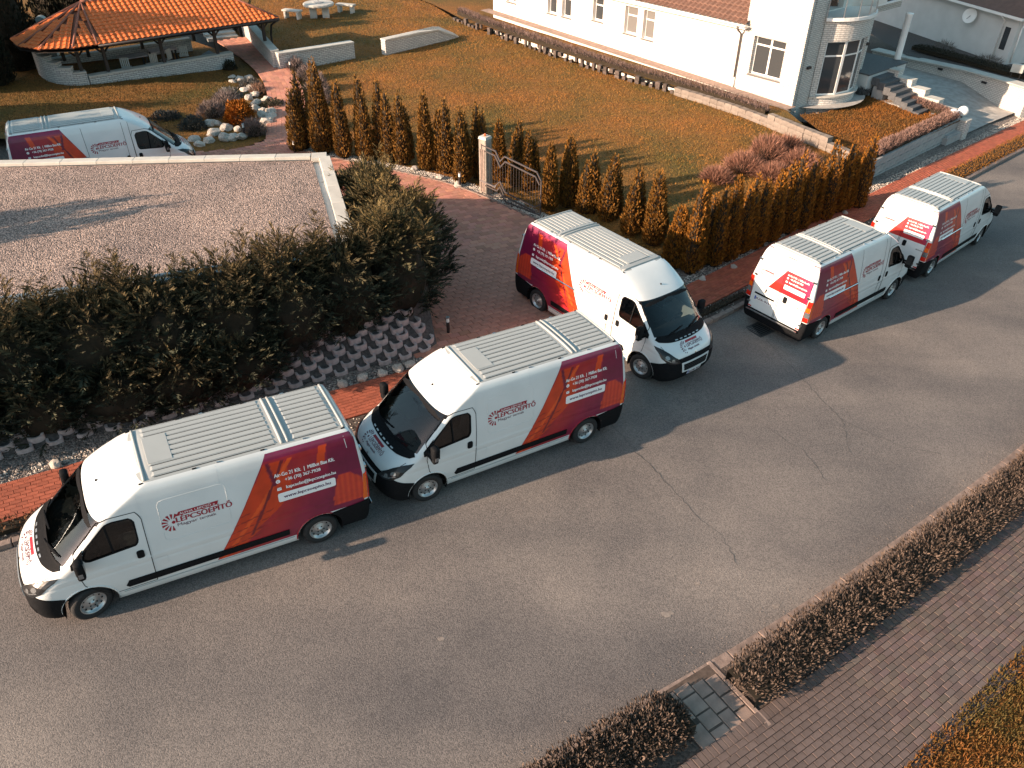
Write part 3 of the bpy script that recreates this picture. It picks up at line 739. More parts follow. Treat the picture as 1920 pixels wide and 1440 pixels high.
# one sheet to the horizon, lying a little under everything else
gv = []; gf = []; ax = [-400, -160, -80] + list(range(-48, 49, 6)) + [80, 160, 400]; ay = [-400, -120, -40] + list(range(-18, 79, 6)) + [120, 240, 400]
for y in ay:
    for x in ax: gv.append((x, y, S(max(-48, min(48, x)), max(-18, min(78, y)), -.45)))
for j in range(len(ay)-1):
    for i in range(len(ax)-1): a = j*len(ax)+i; gf.append((a, a+1, a+1+len(ax), a+len(ax)))
tag(link('ground', mesh_from('ground', gv, gf), 'soil'), kind='structure')

FAR = smooth_line([(-40, -8.75), (-20, 3.55), (-9.46, 10.22), (0, 16.05), (5.3, 19.30), (8.2, 22.0), (13, 26.65), (19.57, 32.99), (24.36, 37.43), (38, 50)], 2)
NEAR = smooth_line([(-30, -12.6), (-12, -1.3), (.25, 6.33), (3.53, 8.37), (5.46, 9.64), (8.66, 11.95), (12.52, 14.87), (19, 20.2), (28, 28.2), (46, 45)], 2)
road = sheet('road', FAR + NEAR[::-1], lambda x, y: S(x, y), 1.0, 'asphalt', jitter=.012); tag(road, kind='structure')
def ground_ribbon(name, pts, w, m, parent, off=.004, wob=.0):
    v = []; f = []; pts = resample(pts, .12)
    r_ = random.Random(len(pts))
    if wob: pts = [(p[0]+r_.uniform(-wob, wob), p[1]+r_.uniform(-wob, wob)) for p in pts]
    for i, p in enumerate(pts):
        a = Vector(pts[max(0, i-1)]); b = Vector(pts[min(len(pts)-1, i+1)]); t = (b-a).normalized(); ww = w*r_.uniform(.4, 1.1)
        for s in (1, -1): q = (p[0]-t.y*ww/2*s, p[1]+t.x*ww/2*s); v.append((q[0], q[1], S(q[0], q[1])+off+.012*pnoise(Vector((q[0]*.8, q[1]*.8, 3)))))
    for i in range(len(pts)-1): f.append((2*i, 2*i+1, 2*i+3, 2*i+2))
    return link(name, mesh_from(name, v, f), m, parent)
mat('crack_tar', (.085, .079, .076), .9)
mat('road_dust', (.24, .20, .175), .95, var=.3, scale=20)
for pts, w in (([(2.2, 15.3), (2.94, 13.77), (3.57, 12.66), (3.95, 11.88), (4.35, 11.38), (4.5, 10.6)], .017), ([(7.2, 19.1), (7.45, 18.2), (7.7, 17.36), (8.22, 15.46), (9.47, 14.54), (10.24, 14.36)], .015), ([(8.22, 15.46), (8.0, 14.2)], .010), ([(6.3, 14.9), (6.9, 14.2), (7.1, 13.2)], .012)):
    ground_ribbon('crack', pts, w, 'crack_tar', road, .006, .035)
for (x, y, r_) in ((5.0, 8.9+.75, .10), (2.9, 9.35, .12), (3.6, 10.1, .08), (-1.2, 8.6, .07)):           # scuffed spots
    v = [(x, y, S(x, y)+.007+.012*pnoise(Vector((x*.8, y*.8, 3))))]; k = 13; rr = random.Random(int(x*50))
    for i in range(k):
        a = 2*math.pi*i/k; q = r_*rr.uniform(.5, 1.2); px, py = x+q*math.cos(a), y+q*math.sin(a)*.7; v.append((px, py, S(px, py)+.006+.012*pnoise(Vector((px*.8, py*.8, 3)))))
    link('scuff', mesh_from('scuff', v, [(0, i+1, (i+1) % k+1) for i in range(k)]), 'road_dust', road)

def paver_mesh(lx, ly, h=.05, b=.006):
    x, y = lx/2, ly/2
    v = [(-x, -y, 0), (x, -y, 0), (x, y, 0), (-x, y, 0), (-x, -y, h-b), (x, -y, h-b), (x, y, h-b), (-x, y, h-b), (-x+b, -y+b, h), (x-b, -y+b, h), (x-b, y-b, h), (-x+b, y-b, h)]
    f = [(8, 9, 10, 11)] + [(4+i, 4+(i+1) % 4, 8+(i+1) % 4, 8+i) for i in range(4)] + [(i, (i+1) % 4, 4+(i+1) % 4, 4+i) for i in range(4)]
    return v, f
def lay_pavers(parent, spots, size, m, name, nmain, near, zf, h=.05, nrm=None):
    """spots: (x,y,angle). the nmain that show largest become parts, the rest one joined part"""
    v0, f0 = paver_mesh(size[0], size[1], h); me = mesh_from(name, v0, f0); me.materials.append(MATS[m])
    spots = sorted(spots, key=near)
    r_ = random.Random(3); nn = nrm or SN
    for x, y, a in spots[:nmain]:
        o = bpy.data.objects.new(name, me); COL.objects.link(o); o.parent = parent
        o.matrix_local = Matrix.Translation((x, y, zf(x, y)-h+r_.uniform(0, .006))) @ Vector((0, 0, 1)).rotation_difference(nn).to_matrix().to_4x4() @ Matrix.Rotation(a, 4, 'Z')
    rest = spots[nmain:]
    if rest:
        A = np.array(v0); n0 = len(v0); V = np.empty((len(rest)*n0, 3)); F = []
        for i, (x, y, a) in enumerate(rest):
            c, s = math.cos(a), math.sin(a); B = V[i*n0:(i+1)*n0]
            B[:, 0] = x+A[:, 0]*c-A[:, 1]*s; B[:, 1] = y+A[:, 0]*s+A[:, 1]*c
            B[:, 2] = zf(x, y)-h+A[:, 2] + (B[:, 0]-x)*-nn.x + (B[:, 1]-y)*-nn.y + r_.uniform(0, .006)
            F += [tuple(q+i*n0 for q in ff) for ff in f0]
        mj = bpy.data.meshes.new(name+'_field'); mj.from_pydata(V.tolist(), [], F); mj.update()
        at = mj.attributes.new('tint', 'FLOAT_COLOR', 'FACE'); nf = len(f0)
        bc = np.array(PAV_COL[m]); cols = np.ones((len(rest)*nf, 4)); rs = np.random.RandomState(5)
        cols[:, :3] = np.repeat(bc[None]*(1+rs.uniform(-.2, .2, (len(rest), 1)))*(1+rs.uniform(-.05, .05, (len(rest), 3))), nf, 0)
        at.data.foreach_set('color', cols.ravel())
        tag(link(name+'_field', mj, 'paver_tint', parent), kind='stuff')
PAV_COL = {'red_paver': (.35, .092, .050), 'drive_paver': (.46, .205, .145), 'path_paver': (.128, .092, .082), 'slab_paver': (.27, .19, .155)}
attr_mat('paver_tint', .85, .4)
def line_spots(line, t0, t1, lx, ly, gap=.007, s0=0., s1=1e9, keep=None):
    """rows of pavers laid along a line, courses broken by half a paver"""
    pts = resample(line, .25); L = [0]
    for i in range(1, len(pts)): L.append(L[-1]+(Vector(pts[i])-Vector(pts[i-1])).length)
    out = []; row = 0; t = t0+ly/2
    while t < t1:
        s = (row % 2)*(lx+gap)/2
        while s < min(L[-1], s1):
            if s >= s0:
                i = min(int(np.searchsorted(L, s)), len(pts)-1); i = max(1, i); a = Vector(pts[i-1]); b = Vector(pts[i]); d = (b-a).normalized()
                p = a+d*(s-L[i-1]); x, y = p.x-d.y*t, p.y+d.x*t
                if keep is None or keep(x, y): out.append((x, y, math.atan2(d.y, d.x)))
            s += lx+gap
        row += 1; t += ly+gap
    return out
# far pavement: red bricks
KT, SW0, SW1 = .16, .66, 1.80
sw_poly = offset_line(FAR, SW1+.05) + offset_line(FAR, SW0-.05)[::-1]
sidewalk = sheet('sidewalk', sw_poly, lambda x, y: S(x, y, .075), 2., 'joint_sand'); tag(sidewalk, kind='structure')
vis = lambda x, y: (-12.5 < x < 29 and not (4.2 < x < 4.0))
def nearkey(p):
    x, y, a = p; d = math.hypot(x, y)
    inview = (-11.6 < x < -8.9) or (-4.6 < x < -2.3)
    return d + (0 if inview else 30)
lay_pavers(sidewalk, line_spots(FAR, SW0, SW1, .2, .1, keep=lambda x, y: -13 < x < 29), (.2, .1), 'red_paver', 'paver', 300, nearkey, lambda x, y: S(x, y, .11))
# strip between kerb and pavement, gravel edges
bed = sheet('verge_bed', offset_line(FAR, SW0-.04) + offset_line(FAR, KT)[::-1], lambda x, y: S(x, y, .07), .8, 'soil', jitter=.03); tag(bed, kind='structure')
bed2 = sheet('gravel_strip', offset_line(FAR, SW1+1.0) + offset_line(FAR, SW1+.04)[::-1], lambda x, y: S(x, y, .07), .8, 'gravel_bed', jitter=.03); tag(bed2, kind='structure')
def kerb_row(name, line, w, h, step, m, s0, s1, sink=.12):
    root = link(name, None); root.name = name
    pts = resample(line, step); n = 0
    for i in range(len(pts)-1):
        a, b = Vector(pts[i]), Vector(pts[i+1]); c = (a+b)/2
        if not (s0 < c.x < s1): continue
        d = b-a; ang = math.atan2(d.y, d.x); nn = Vector((-d.y, d.x)).normalized()*w/2; q = c+nn
        mb = MB(); mb.box((0, 0, 0), (d.length-.012, w, h+sink)); me = bevel(mb.mesh('kerb_stone'), .018, 2)
        o = link('kerb_stone', me, m, root); z = S(q.x, q.y)+(h-sink)/2
        o.matrix_local = Matrix.Translation((q.x, q.y, z+rnd.uniform(-.006, .006))) @ Vector((0, 0, 1)).rotation_difference(SN).to_matrix().to_4x4() @ Matrix.Rotation(ang+rnd.uniform(-.008, .008), 4, 'Z')
    return tag(root, kind='structure')
kerb_row('kerb', FAR, .15, .12, 1.0, 'kerb_concrete', -14, 32)
kerb_row('kerb', offset_line(NEAR, -.24), .24, .05, .8, 'kerb_concrete', -1.5, 24)

# near footway at the lower right with its hedges' beds, a slab crossing and grass
PATHL = smooth_line([(-2.0, 3.35), (.8, 5.2), (2.6, 6.42), (4.37, 7.6), (5.72, 8.52), (7.27, 9.62), (9.09, 10.92), (11.24, 12.50), (16, 16.3), (24, 23.2)], 2)
foot = sheet('footway', PATHL + offset_line(PATHL, -2.12)[::-1], lambda x, y: S(x, y, .035), 2., 'joint_sand'); tag(foot, kind='structure')
sp = line_spots(PATHL, -2.05, -.24, .2, .1, .008, keep=lambda x, y: x > 1.0 and x < 16)
# soldier course next to the hedge
pts = resample(PATHL, .108)
for i in range(1, len(pts)-1):
    a = Vector(pts[i-1]); b = Vector(pts[i+1]); d = (b-a).normalized(); x, y = pts[i][0]+d.y*.115, pts[i][1]-d.x*.115
    if 1 < x < 16: sp.append((x, y, math.atan2(d.y, d.x)+math.pi/2))
lay_pavers(foot, sp, (.2, .1), 'path_paver', 'paver', 300, lambda p: math.hypot(p[0]-4.6, p[1]-6.8), lambda x, y: S(x, y, .075))
nb = sheet('hedge_bed', offset_line(NEAR, -.22) + PATHL[::-1], lambda x, y: S(x, y, .045), .6, 'soil', jitter=.02); tag(nb, kind='structure')
gr_poly = offset_line(PATHL, -2.12) + [(40, 10), (20, -10), (2, -4)]
vg = sheet('verge', gr_poly, lambda x, y: S(x, y, .06), .6, 'garden_grass', jitter=.05); tag(vg, kind='structure')
# slab crossing between the two low hedges
u_ = Vector((.835, .55)); n_ = Vector((-.55, .835)); c0 = Vector((3.36, 7.42))
cr = sheet('crossing', [tuple(c0+u_*a+n_*b) for a, b in ((-.68, -.78), (.64, -.78), (.64, .66), (-.68, .66))], lambda x, y: S(x, y, .052), .5, 'joint_sand'); tag(cr, kind='structure')
slabs = [(-.52, -.62, .30, .30), (-.52, -.26, .30, .40), (-.52, .18, .30, .30), (-.20, -.52, .32, .50), (-.20, -.10, .32, .28), (-.20, .22, .32, .32), (.10, -.64, .26, .26), (.10, -.30, .26, .38), (.10, .06, .26, .30), (.10, .37, .26, .28), (.38, -.50, .26, .54), (.38, -.06, .26, .30), (.38, .29, .26, .36), (-.52, .47, .30, .24), (-.20, .50, .32, .20)]
for a, b, lx, ly in slabs:
    v0, f0 = paver_mesh(lx-.012, ly-.012, .05, .008); q = c0+u_*a+n_*b
    o = link('slab', mesh_from('slab', v0, f0), 'slab_paver', cr); o.matrix_local = Matrix.Translation((q.x, q.y, S(q.x, q.y, .014))) @ Vector((0, 0, 1)).rotation_difference(SN).to_matrix().to_4x4() @ Matrix.Rotation(math.atan2(.55, .835), 4, 'Z')
for b in (-.70, .56):
    pass
mb = MB(); q = c0+u_*.57; mb.box((0, 0, 0), (.09, 1.42, .12)); o = link('edging', bevel(mb.mesh('edging'), .01), 'kerb_concrete', cr); o.matrix_local = Matrix.Translation((q.x, q.y, S(q.x, q.y, .008))) @ Matrix.Rotation(math.atan2(.55, .835), 4, 'Z')

# driveway
DR_R = smooth_line([(5.35, 21.9), (3.1, 24.1), (.53, 26.39), (-1.24, 28.04), (-2.7, 29.1), (-4.62, 29.88), (-6.38, 30.55), (-8.3, 31.25), (-9.2, 32.3)], 2)
DRIVE = DR_R + [(-10.2, 33.2), (-10.5, 31.9), (-11.6, 31.4), (-13.2, 31.0), (-14.6, 31.6), (-26, 30.6), (-26, 23.0), (-6.0, 24.6), (-3.95, 18.3), (-2.45, 17.2), (-2.1, 17.0)]
drive = sheet('driveway', DRIVE, lambda x, y: drive_z(x, y)+.07, 1.5, 'joint_sand'); tag(drive, kind='structure')
sp = []; ca, sa = math.cos(R(31)), math.sin(R(31)); ins_far = offset_line(FAR, SW1+.12)
row = 0
for b in np.arange(-12, 45, .208):
    row += 1
    for a in np.arange(-30, 40, .307):
        aa = a+(row % 2)*.153; x, y = aa*ca-b*sa, aa*sa+b*ca
        if in_poly(x, y, DRIVE) and x > -16: sp.append((x, y, R(31)))
lay_pavers(drive, sp, (.3, .2), 'drive_paver', 'paver', 300, lambda p: math.hypot(p[0]+.6, p[1]-21.0), lambda x, y: drive_z(x, y)+.105)
eb = MB()
pl = resample(DR_R, .5)
for i in range(len(pl)-1):
    a, b = Vector(pl[i]), Vector(pl[i+1]); c = (a+b)/2; d = b-a
    mb = MB(); mb.box((0, 0, 0), (d.length-.01, .06, .2)); o = link('edging', mb.mesh('edging'), 'kerb_concrete', drive); o.matrix_local = Matrix.Translation((c.x, c.y, drive_z(c.x, c.y)+.045)) @ Matrix.Rotation(math.atan2(d.y, d.x), 4, 'Z')
# garden path up to the pavilion
GP = smooth_line([(-9.3, 32.4), (-9.75, 34.4), (-10.2, 36.6), (-10.9, 39.2), (-12.0, 42.0), (-13.8, 45.0), (-16.0, 48.0)], 2)
gpath = sheet('garden_path', offset_line(GP, .85) + offset_line(GP, -.75)[::-1], lambda x, y: .16+.02*(y-32), 1., 'joint_sand'); tag(gpath, kind='structure')
lay_pavers(gpath, line_spots(GP, -.75, .85, .3, .2, .008), (.3, .2), 'drive_paver', 'paver', 120, lambda p: p[1], lambda x, y: .195+.02*(y-32), nrm=Vector((0, -.02, 1)).normalized())

# lawns
LAWN = [(5.75, 23.7), (13.5, 29.9), (14.3, 33.4), (12.9, 34.8), (10.9, 37.3), (8.2, 40.1), (4.6, 43.5), (1.06, 47.8), (-1.9, 51.5), (-3.8, 54.3), (-5.6, 58), (-12, 66), (-19, 66), (-17.5, 51.5), (-12.3, 43.0), (-10.2, 38.2), (-9.0, 33.5), (-8.6, 32.1), (-6.4, 31.2), (-4.6, 30.5), (-2.6, 29.6), (-1.0, 28.5), (.8, 26.8), (3.4, 24.5)]
def seg_d(x, y, line):
    p = Vector((x, y)); best = 9e9
    for i in range(len(line)-1):
        a, b = Vector(line[i]), Vector(line[i+1]); d = b-a; t = max(0, min(1, (p-a).dot(d)/d.dot(d))); best = min(best, (a+d*t-p).length)
    return best
EDGE = [(14.2, 30.6), (13.5, 29.9), (5.75, 23.7), (3.4, 24.5), (-1.0, 28.5), (-4.6, 30.5), (-8.6, 32.1)]
def lawn_h(x, y):
    d = seg_d(x, y, EDGE); t = min(1, max(0, (d-.55)/(2.6 if x < 4 else 1.2))); t = t*t*(3-2*t); return (S(x, y)+.06)*(1-t) + lawn_z(x, y)*t
lw = sheet('lawn', LAWN, lawn_h, .8, 'lawn_grass', jitter=.03); tag(lw, kind='structure')
SIDE = [(-26, 30.7), (-14.5, 31.7), (-13.0, 31.1), (-11.2, 31.5), (-10.2, 33.3), (-10.5, 34.6), (-11.0, 36.8), (-11.7, 39.4), (-12.8, 42.0), (-14.5, 44.6), (-24, 52), (-36, 50), (-36, 30)]
sl = sheet('side_lawn', SIDE, side_z, .8, 'lawn_grass', jitter=.03); tag(sl, kind='structure')
fl = sheet('far_lawn', [(-12, 66), (-5.6, 58), (-1.9, 51.5), (1, 53.5), (0, 80), (-40, 90), (-40, 50), (-24, 52), (-16.5, 51), (-19, 66)], lambda x, y: lawn_z(x, y)+.05, 2., 'lawn_grass', jitter=.03); tag(fl, kind='structure')
# drain grate by the fourth van
g = empty('drain_grate', (7.16, 19.63, S(7.16, 19.63)), R(35)); tag(g, 'black cast iron drain grate in the road behind the fourth van', 'drain grate'); 
mat('cast_iron', (.055, .055, .057), .6, var=.3, scale=20, metal=.4)
mb = MB()
for sx in (1, -1): mb.box((sx*.27, 0, .008), (.05, .62, .016)); mb.box((0, sx*.285, .008), (.49, .05, .016))
mb.build('frame', 'cast_iron', g); mb = MB(); mb.box((0, 0, .002), (.5, .52, .004)); mb.build('pit', 'dark_gap', g)
for k in range(7): mb = MB(); mb.box((0, -.22+.073*k, .010), (.49, .035, .012)); mb.build('bar', 'cast_iron', g)
# ------------------------------------------------------------------ planting
attr_mat('leaf_tint', .75, .25)
mat('bark', (.06, .042, .03), .9, var=.3, scale=15)
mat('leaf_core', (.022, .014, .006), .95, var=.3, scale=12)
NPR = np.random.RandomState(11)
def leaves_mesh(name, pos, dr, ln, wd, tint):
    n = len(pos); dr = dr/np.linalg.norm(dr, axis=1, keepdims=True)
    sd_ = np.cross(dr, NPR.normal(size=(n, 3))); sd_ /= np.maximum(1e-6, np.linalg.norm(sd_, axis=1, keepdims=True))
    V = np.empty((n, 4, 3)); V[:, 0] = pos; m_ = pos+dr*(ln*.45)[:, None]
    V[:, 1] = m_+sd_*(wd/2)[:, None]; V[:, 3] = m_-sd_*(wd/2)[:, None]; V[:, 2] = pos+dr*ln[:, None]
    me = bpy.data.meshes.new(name); me.vertices.add(4*n); me.vertices.foreach_set('co', V.ravel())
    me.loops.add(4*n); me.loops.foreach_set('vertex_index', np.arange(4*n, dtype=np.int32))
    me.polygons.add(n); me.polygons.foreach_set('loop_start', np.arange(0, 4*n, 4, dtype=np.int32)); me.update(calc_edges=True)
    at = me.attributes.new('tint', 'FLOAT_COLOR', 'POINT'); c = np.ones((n, 4, 4)); c[:, :, :3] = tint[:, None, :]; at.data.foreach_set('color', c.ravel())
    me.materials.append(MATS['leaf_tint']); return me
def unit(v): return v/np.maximum(1e-9, np.linalg.norm(v, axis=1, keepdims=True))
def thuja(x, y, z, h, r, label, group, tint=(.13, .062, .010), tint2=(.055, .036, .008), n=3800, tips=1, lean=(0, 0), name='thuja_tree', cat='thuja', seed=0, lsz=1.):
    rs = np.random.RandomState(seed*7+int(abs(x)*100)); root = empty(name, (x, y, z)); tag(root, label, cat, group)
    cones = [(0, 0, h, r)]
    if tips > 1:
        a = rs.uniform(0, 6.28); cones = [(math.cos(a)*r*.35, math.sin(a)*r*.35, h, r*.80), (-math.cos(a)*r*.4, -math.sin(a)*r*.4, h*rs.uniform(.80, .97), r*.78)]
        if tips > 2: cones.append((math.sin(a)*r*.4, -math.cos(a)*r*.4, h*rs.uniform(.7, .85), r*.7))
    P_ = []; D_ = []; T_ = []; mb = MB()
    for cx, cy, hh, rr in cones:
        m = n//len(cones); t = 1-np.sqrt(rs.uniform(0, 1, m)*.985+.0); t = np.clip(t, 0, .985); an = rs.uniform(0, 2*math.pi, m)
        prof = lambda t: rr*np.power(1-t, .62)*(1-.30*np.exp(-t*9))
        lump = np.array([1+.22*pnoise(Vector((math.cos(a_)*1.6+cx*9, math.sin(a_)*1.6+x, tt*hh*1.7+y))) for a_, tt in zip(an, t)])
        q = prof(t)*lump*rs.uniform(.66, 1.06, m)
        p = np.stack([cx*(1-.0*t)+np.cos(an)*q+lean[0]*t*t, cy+np.sin(an)*q+lean[1]*t*t, .05+t*hh*.97], 1)
        d = np.stack([np.cos(an)*.42, np.sin(an)*.42, np.full(m, .95)], 1)+rs.normal(0, .22, (m, 3))
        k = rs.uniform(0, 1, m)**1.3; tn = np.array(tint)[None]*(1-k[:, None])+np.array(tint2)[None]*k[:, None]; tn = tn*rs.uniform(.75, 1.25, (m, 1))
        P_.append(p); D_.append(d); T_.append(tn)
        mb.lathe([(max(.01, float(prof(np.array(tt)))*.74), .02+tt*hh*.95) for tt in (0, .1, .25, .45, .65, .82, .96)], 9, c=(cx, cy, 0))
    P_ = np.concatenate(P_); D_ = np.concatenate(D_); T_ = np.concatenate(T_); m = len(P_)
    me = leaves_mesh('crown', P_, D_, rs.uniform(.08, .165, m)*lsz, rs.uniform(.028, .06, m)*lsz, T_); cr_ = link('crown', me, None, root)
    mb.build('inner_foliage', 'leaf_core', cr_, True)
    tk = MB(); tk.tube([(0, 0, -.15), (0, 0, h*.5)], [.06, .02], 6); tk.build('trunk', 'bark', root)
    return root
T1 = [(-8.57, 31.67, 3.11, .43), (-7.65, 31.46, 3.67, .43), (-6.82, 31.24, 3.07, .41), (-5.9, 31.1, 3.21, .41), (-5.09, 31.06, 3.18, .41), (-4.34, 30.89, 2.84, .37), (-3.4, 30.36, 3.02, .32), (-2.72, 30.19, 2.97, .36), (-1.92, 29.27, 2.96, .34), (-1.3, 29.69, 2.95, .29), (-.55, 29.49, 2.41, .27), (.13, 29.27, 2.51, .31), (.64, 28.88, 2.34, .28), (1.31, 27.1, 2.48, .29), (2.01, 27.54, 2.65, .35), (2.72, 27.16, 2.21, .37), (3.45, 26.66, 2.37, .44), (4.15, 25.57, 2.36, .41), (4.76, 24.81, 2.59, .37)]
T2 = [(5.22, 23.24, 2.08, .40), (5.77, 22.97, 3.06, .38), (6.45, 23.5, 2.74, .37), (7.05, 23.91, 2.91, .37), (7.76, 24.59, 2.67, .38), (8.36, 25.03, 2.49, .34), (8.96, 25.61, 2.62, .36), (9.64, 26.3, 2.98, .38), (10.3, 26.83, 2.64, .37), (10.96, 27.47, 2.2, .33), (11.53, 27.88, 2.93, .38), (12.25, 28.47, 2.78, .36), (12.74, 28.89, 2.02, .30), (13.31, 29.22, 2.87, .40)]
ORD = ['first', 'second', 'third', 'fourth', 'fifth', 'sixth', 'seventh', 'eighth', 'ninth', 'tenth', 'eleventh', 'twelfth', 'thirteenth', 'fourteenth']
tipn = [2, 1, 2, 2, 2, 2, 1, 2, 2, 2, 1, 2, 2, 1, 1, 3, 2, 2, 1]
for i, (x, y, h, r_) in enumerate(T1):
    if i < 10: lab = '%s thuja along the drive counted from the garage corner to the gate pillar' % ORD[i]
    elif i < 13: lab = '%s thuja behind the open metal gate counted from its pillar' % ORD[i-10]
    else: lab = '%s thuja between the metal gate and the street corner' % ORD[i-13]
    g_ = .55 if i < 10 else .25
    t1 = Vector((.25, .098, .013)).lerp(Vector((.17, .086, .015)), g_)
    thuja(x, y, S(x, y, .06), h*1.02, r_*1.22, lab, 'thujas along the drive and street', tuple(t1), (.085, .048, .010), tips=tipn[i], seed=i)
for i, (x, y, h, r_) in enumerate(T2):
    lab = '%s thuja of the dense row beside the red pavement counted from the drive' % ORD[i]
    thuja(x, y, S(x, y, .06), h*1.03, r_*1.12, lab, 'thujas along the drive and street', (.30, .115, .012), (.10, .046, .009), tips=2 if i % 3 else 1, seed=40+i, lean=(.06, .02))
# junipers in front of the garage
def juniper(x, y, z, rx, ry, h, rz, label, n=900, plumes=5, seed=0, tint=(.030, .034, .021), sunlit_tip=(.125, .078, .028)):
    rs = np.random.RandomState(100+seed); root = empty('juniper_shrub', (x, y, z), rz); tag(root, label, 'juniper', 'junipers on the bank before the garage')
    ps = []; ds = []; ls = []; ws = []; ts = []
    starts = []
    for k in range(n):
        u = rs.normal(size=3); u /= np.linalg.norm(u); u[2] = u[2] if u[2] > -.6 else -u[2]
        q = rs.uniform(.60, 1.0)**.5; b = np.array([u[0]*rx*q, u[1]*ry*q, h*.38+u[2]*h*.56*q])
        if b[2] < .05: b[2] = rs.uniform(.05, .3)
        b *= 1+.20*pnoise(Vector((b[0]*1.3+x, b[1]*1.3+y, b[2]*1.3)))
        d = np.array([u[0]*.9, u[1]*.9, .45+.5*rs.uniform()])+rs.normal(0, .35, 3); starts.append((b, d/np.linalg.norm(d), rs.uniform(.24, .50)))
    for k in range(plumes):
        a = rs.uniform(-1, 1)*rx*.85; b0 = np.array([a, rs.uniform(-.5, .6)*ry, h*rs.uniform(.62, .8)]); L = rs.uniform(.8, 1.45)
        for j in range(26):
            t = j/26; b = b0+np.array([.10*math.sin(k+t*2), .05, 1])*L*t; an = rs.uniform(0, 6.28); w = (1-t)**.7
            d = np.array([math.cos(an)*.8, math.sin(an)*.8, .75]); starts.append((b, d/np.linalg.norm(d), (.14+.30*w)*rs.uniform(.7, 1.1)))
    for b, d, L in starts:
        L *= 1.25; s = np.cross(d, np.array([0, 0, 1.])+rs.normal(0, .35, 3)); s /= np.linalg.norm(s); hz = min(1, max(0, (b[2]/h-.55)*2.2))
        c = np.array(tint)*(1-.6*hz)+np.array(sunlit_tip)*.6*hz; c = c*rs.uniform(.55, 1.4)  # upper sprays shift to a sunlit tone, sun painted into the leaf colour
        for j in range(8):
            t = .10+.12*j; p = b+d*L*t+np.array([0, 0, .16*L*t*(1-t)-.10*L*t*t])
            for sg in ((1, -1) if j < 7 else (.1,)):
                dd = d*.9+s*sg*.62*(1-.45*t)+rs.normal(0, .10, 3)-np.array([0, 0, .12*t])
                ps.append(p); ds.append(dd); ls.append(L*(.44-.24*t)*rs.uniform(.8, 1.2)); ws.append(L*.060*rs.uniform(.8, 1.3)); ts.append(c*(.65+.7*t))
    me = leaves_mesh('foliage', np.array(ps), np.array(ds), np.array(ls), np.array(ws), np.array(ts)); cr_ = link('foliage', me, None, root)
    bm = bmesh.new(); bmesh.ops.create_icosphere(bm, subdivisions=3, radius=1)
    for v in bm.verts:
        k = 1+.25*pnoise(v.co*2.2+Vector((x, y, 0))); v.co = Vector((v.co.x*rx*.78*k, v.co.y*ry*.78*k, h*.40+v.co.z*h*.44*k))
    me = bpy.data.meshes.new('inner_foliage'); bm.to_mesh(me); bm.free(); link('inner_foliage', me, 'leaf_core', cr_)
    for k in range(4):
        tk = MB(); a = rs.uniform(0, 6.28); tk.tube([(0, 0, -.4), (math.cos(a)*rx*.2, math.sin(a)*ry*.2, h*.35), (math.cos(a)*rx*.45, math.sin(a)*ry*.45, h*.7)], [.05, .035, .015], 5); tk.build('stem', 'bark', root)
    return root
JUN = [(-13.6, 12.6, .9, 1.2, 1.0, 2.4, 5), (-12.1, 13.4, .85, 1.15, 1.0, 2.25, 5), (-10.7, 14.15, .8, 1.15, 1.0, 2.3, 5), (-9.35, 14.85, .75, 1.15, 1.0, 2.3, 4), (-8.0, 15.45, .7, 1.15, 1.0, 2.4, 6), (-6.65, 16.05, .65, 1.1, 1.0, 2.45, 5), (-5.4, 16.75, .6, 1.05, .95, 2.5, 5), (-4.2, 17.55, .6, 1.0, .95, 2.5, 6), (-3.1, 18.65, .5, 1.1, 1.05, 2.9, 3), (-3.0, 20.2, .2, 1.05, 1.2, 2.9, 2), (-3.85, 21.6, .1, .9, 1.0, 2.95, 1), (-4.5, 22.9, .1, .7, .85, 3.0, 0)]
LOWJ = [(-14.2, 11.35, .45, 1.0, .75, 1.5), (-12.9, 12.15, .45, 1.0, .75, 1.5), (-11.5, 12.95, .50, 1.0, .70, 1.5), (-10.1, 13.70, .46, 1.0, .74, 1.45), (-8.8, 14.25, .36, 1.0, .72, 1.4), (-7.5, 14.85, .36, 1.0, .72, 1.4), (-6.4, 15.42, .42, .9, .66, 1.35)]
for i, (x, y, z, rx, ry, h, pl) in enumerate(JUN):
    nm = ['leftmost', 'second', 'third', 'fourth', 'fifth', 'sixth', 'seventh', 'eighth'][i] if i < 8 else None
    lab = ('%s juniper from the left on the dark bank before the gravel roof' % nm) if nm else ['bushy juniper at the garage corner above the block wall', 'large sunlit juniper spilling beside the driveway paving', 'juniper leaning over the roof coping beside the driveway', 'low juniper spray at the far end of the garage side'][i-8]
    juniper(x, y, z, rx, ry, h*1.06, R(28 if i < 8 else -70), lab, n=600 if i < 8 else 760, plumes=pl+2, seed=i, sunlit_tip=(.125, .078, .028) if i < 8 else (.19, .12, .035))
for i, (x, y, z, rx, ry, h) in enumerate(LOWJ): juniper(x, y, z, rx, ry, h, R(28), '%s low juniper from the left hanging over the block wall' % ORD[i], n=420, plumes=0, seed=30+i)
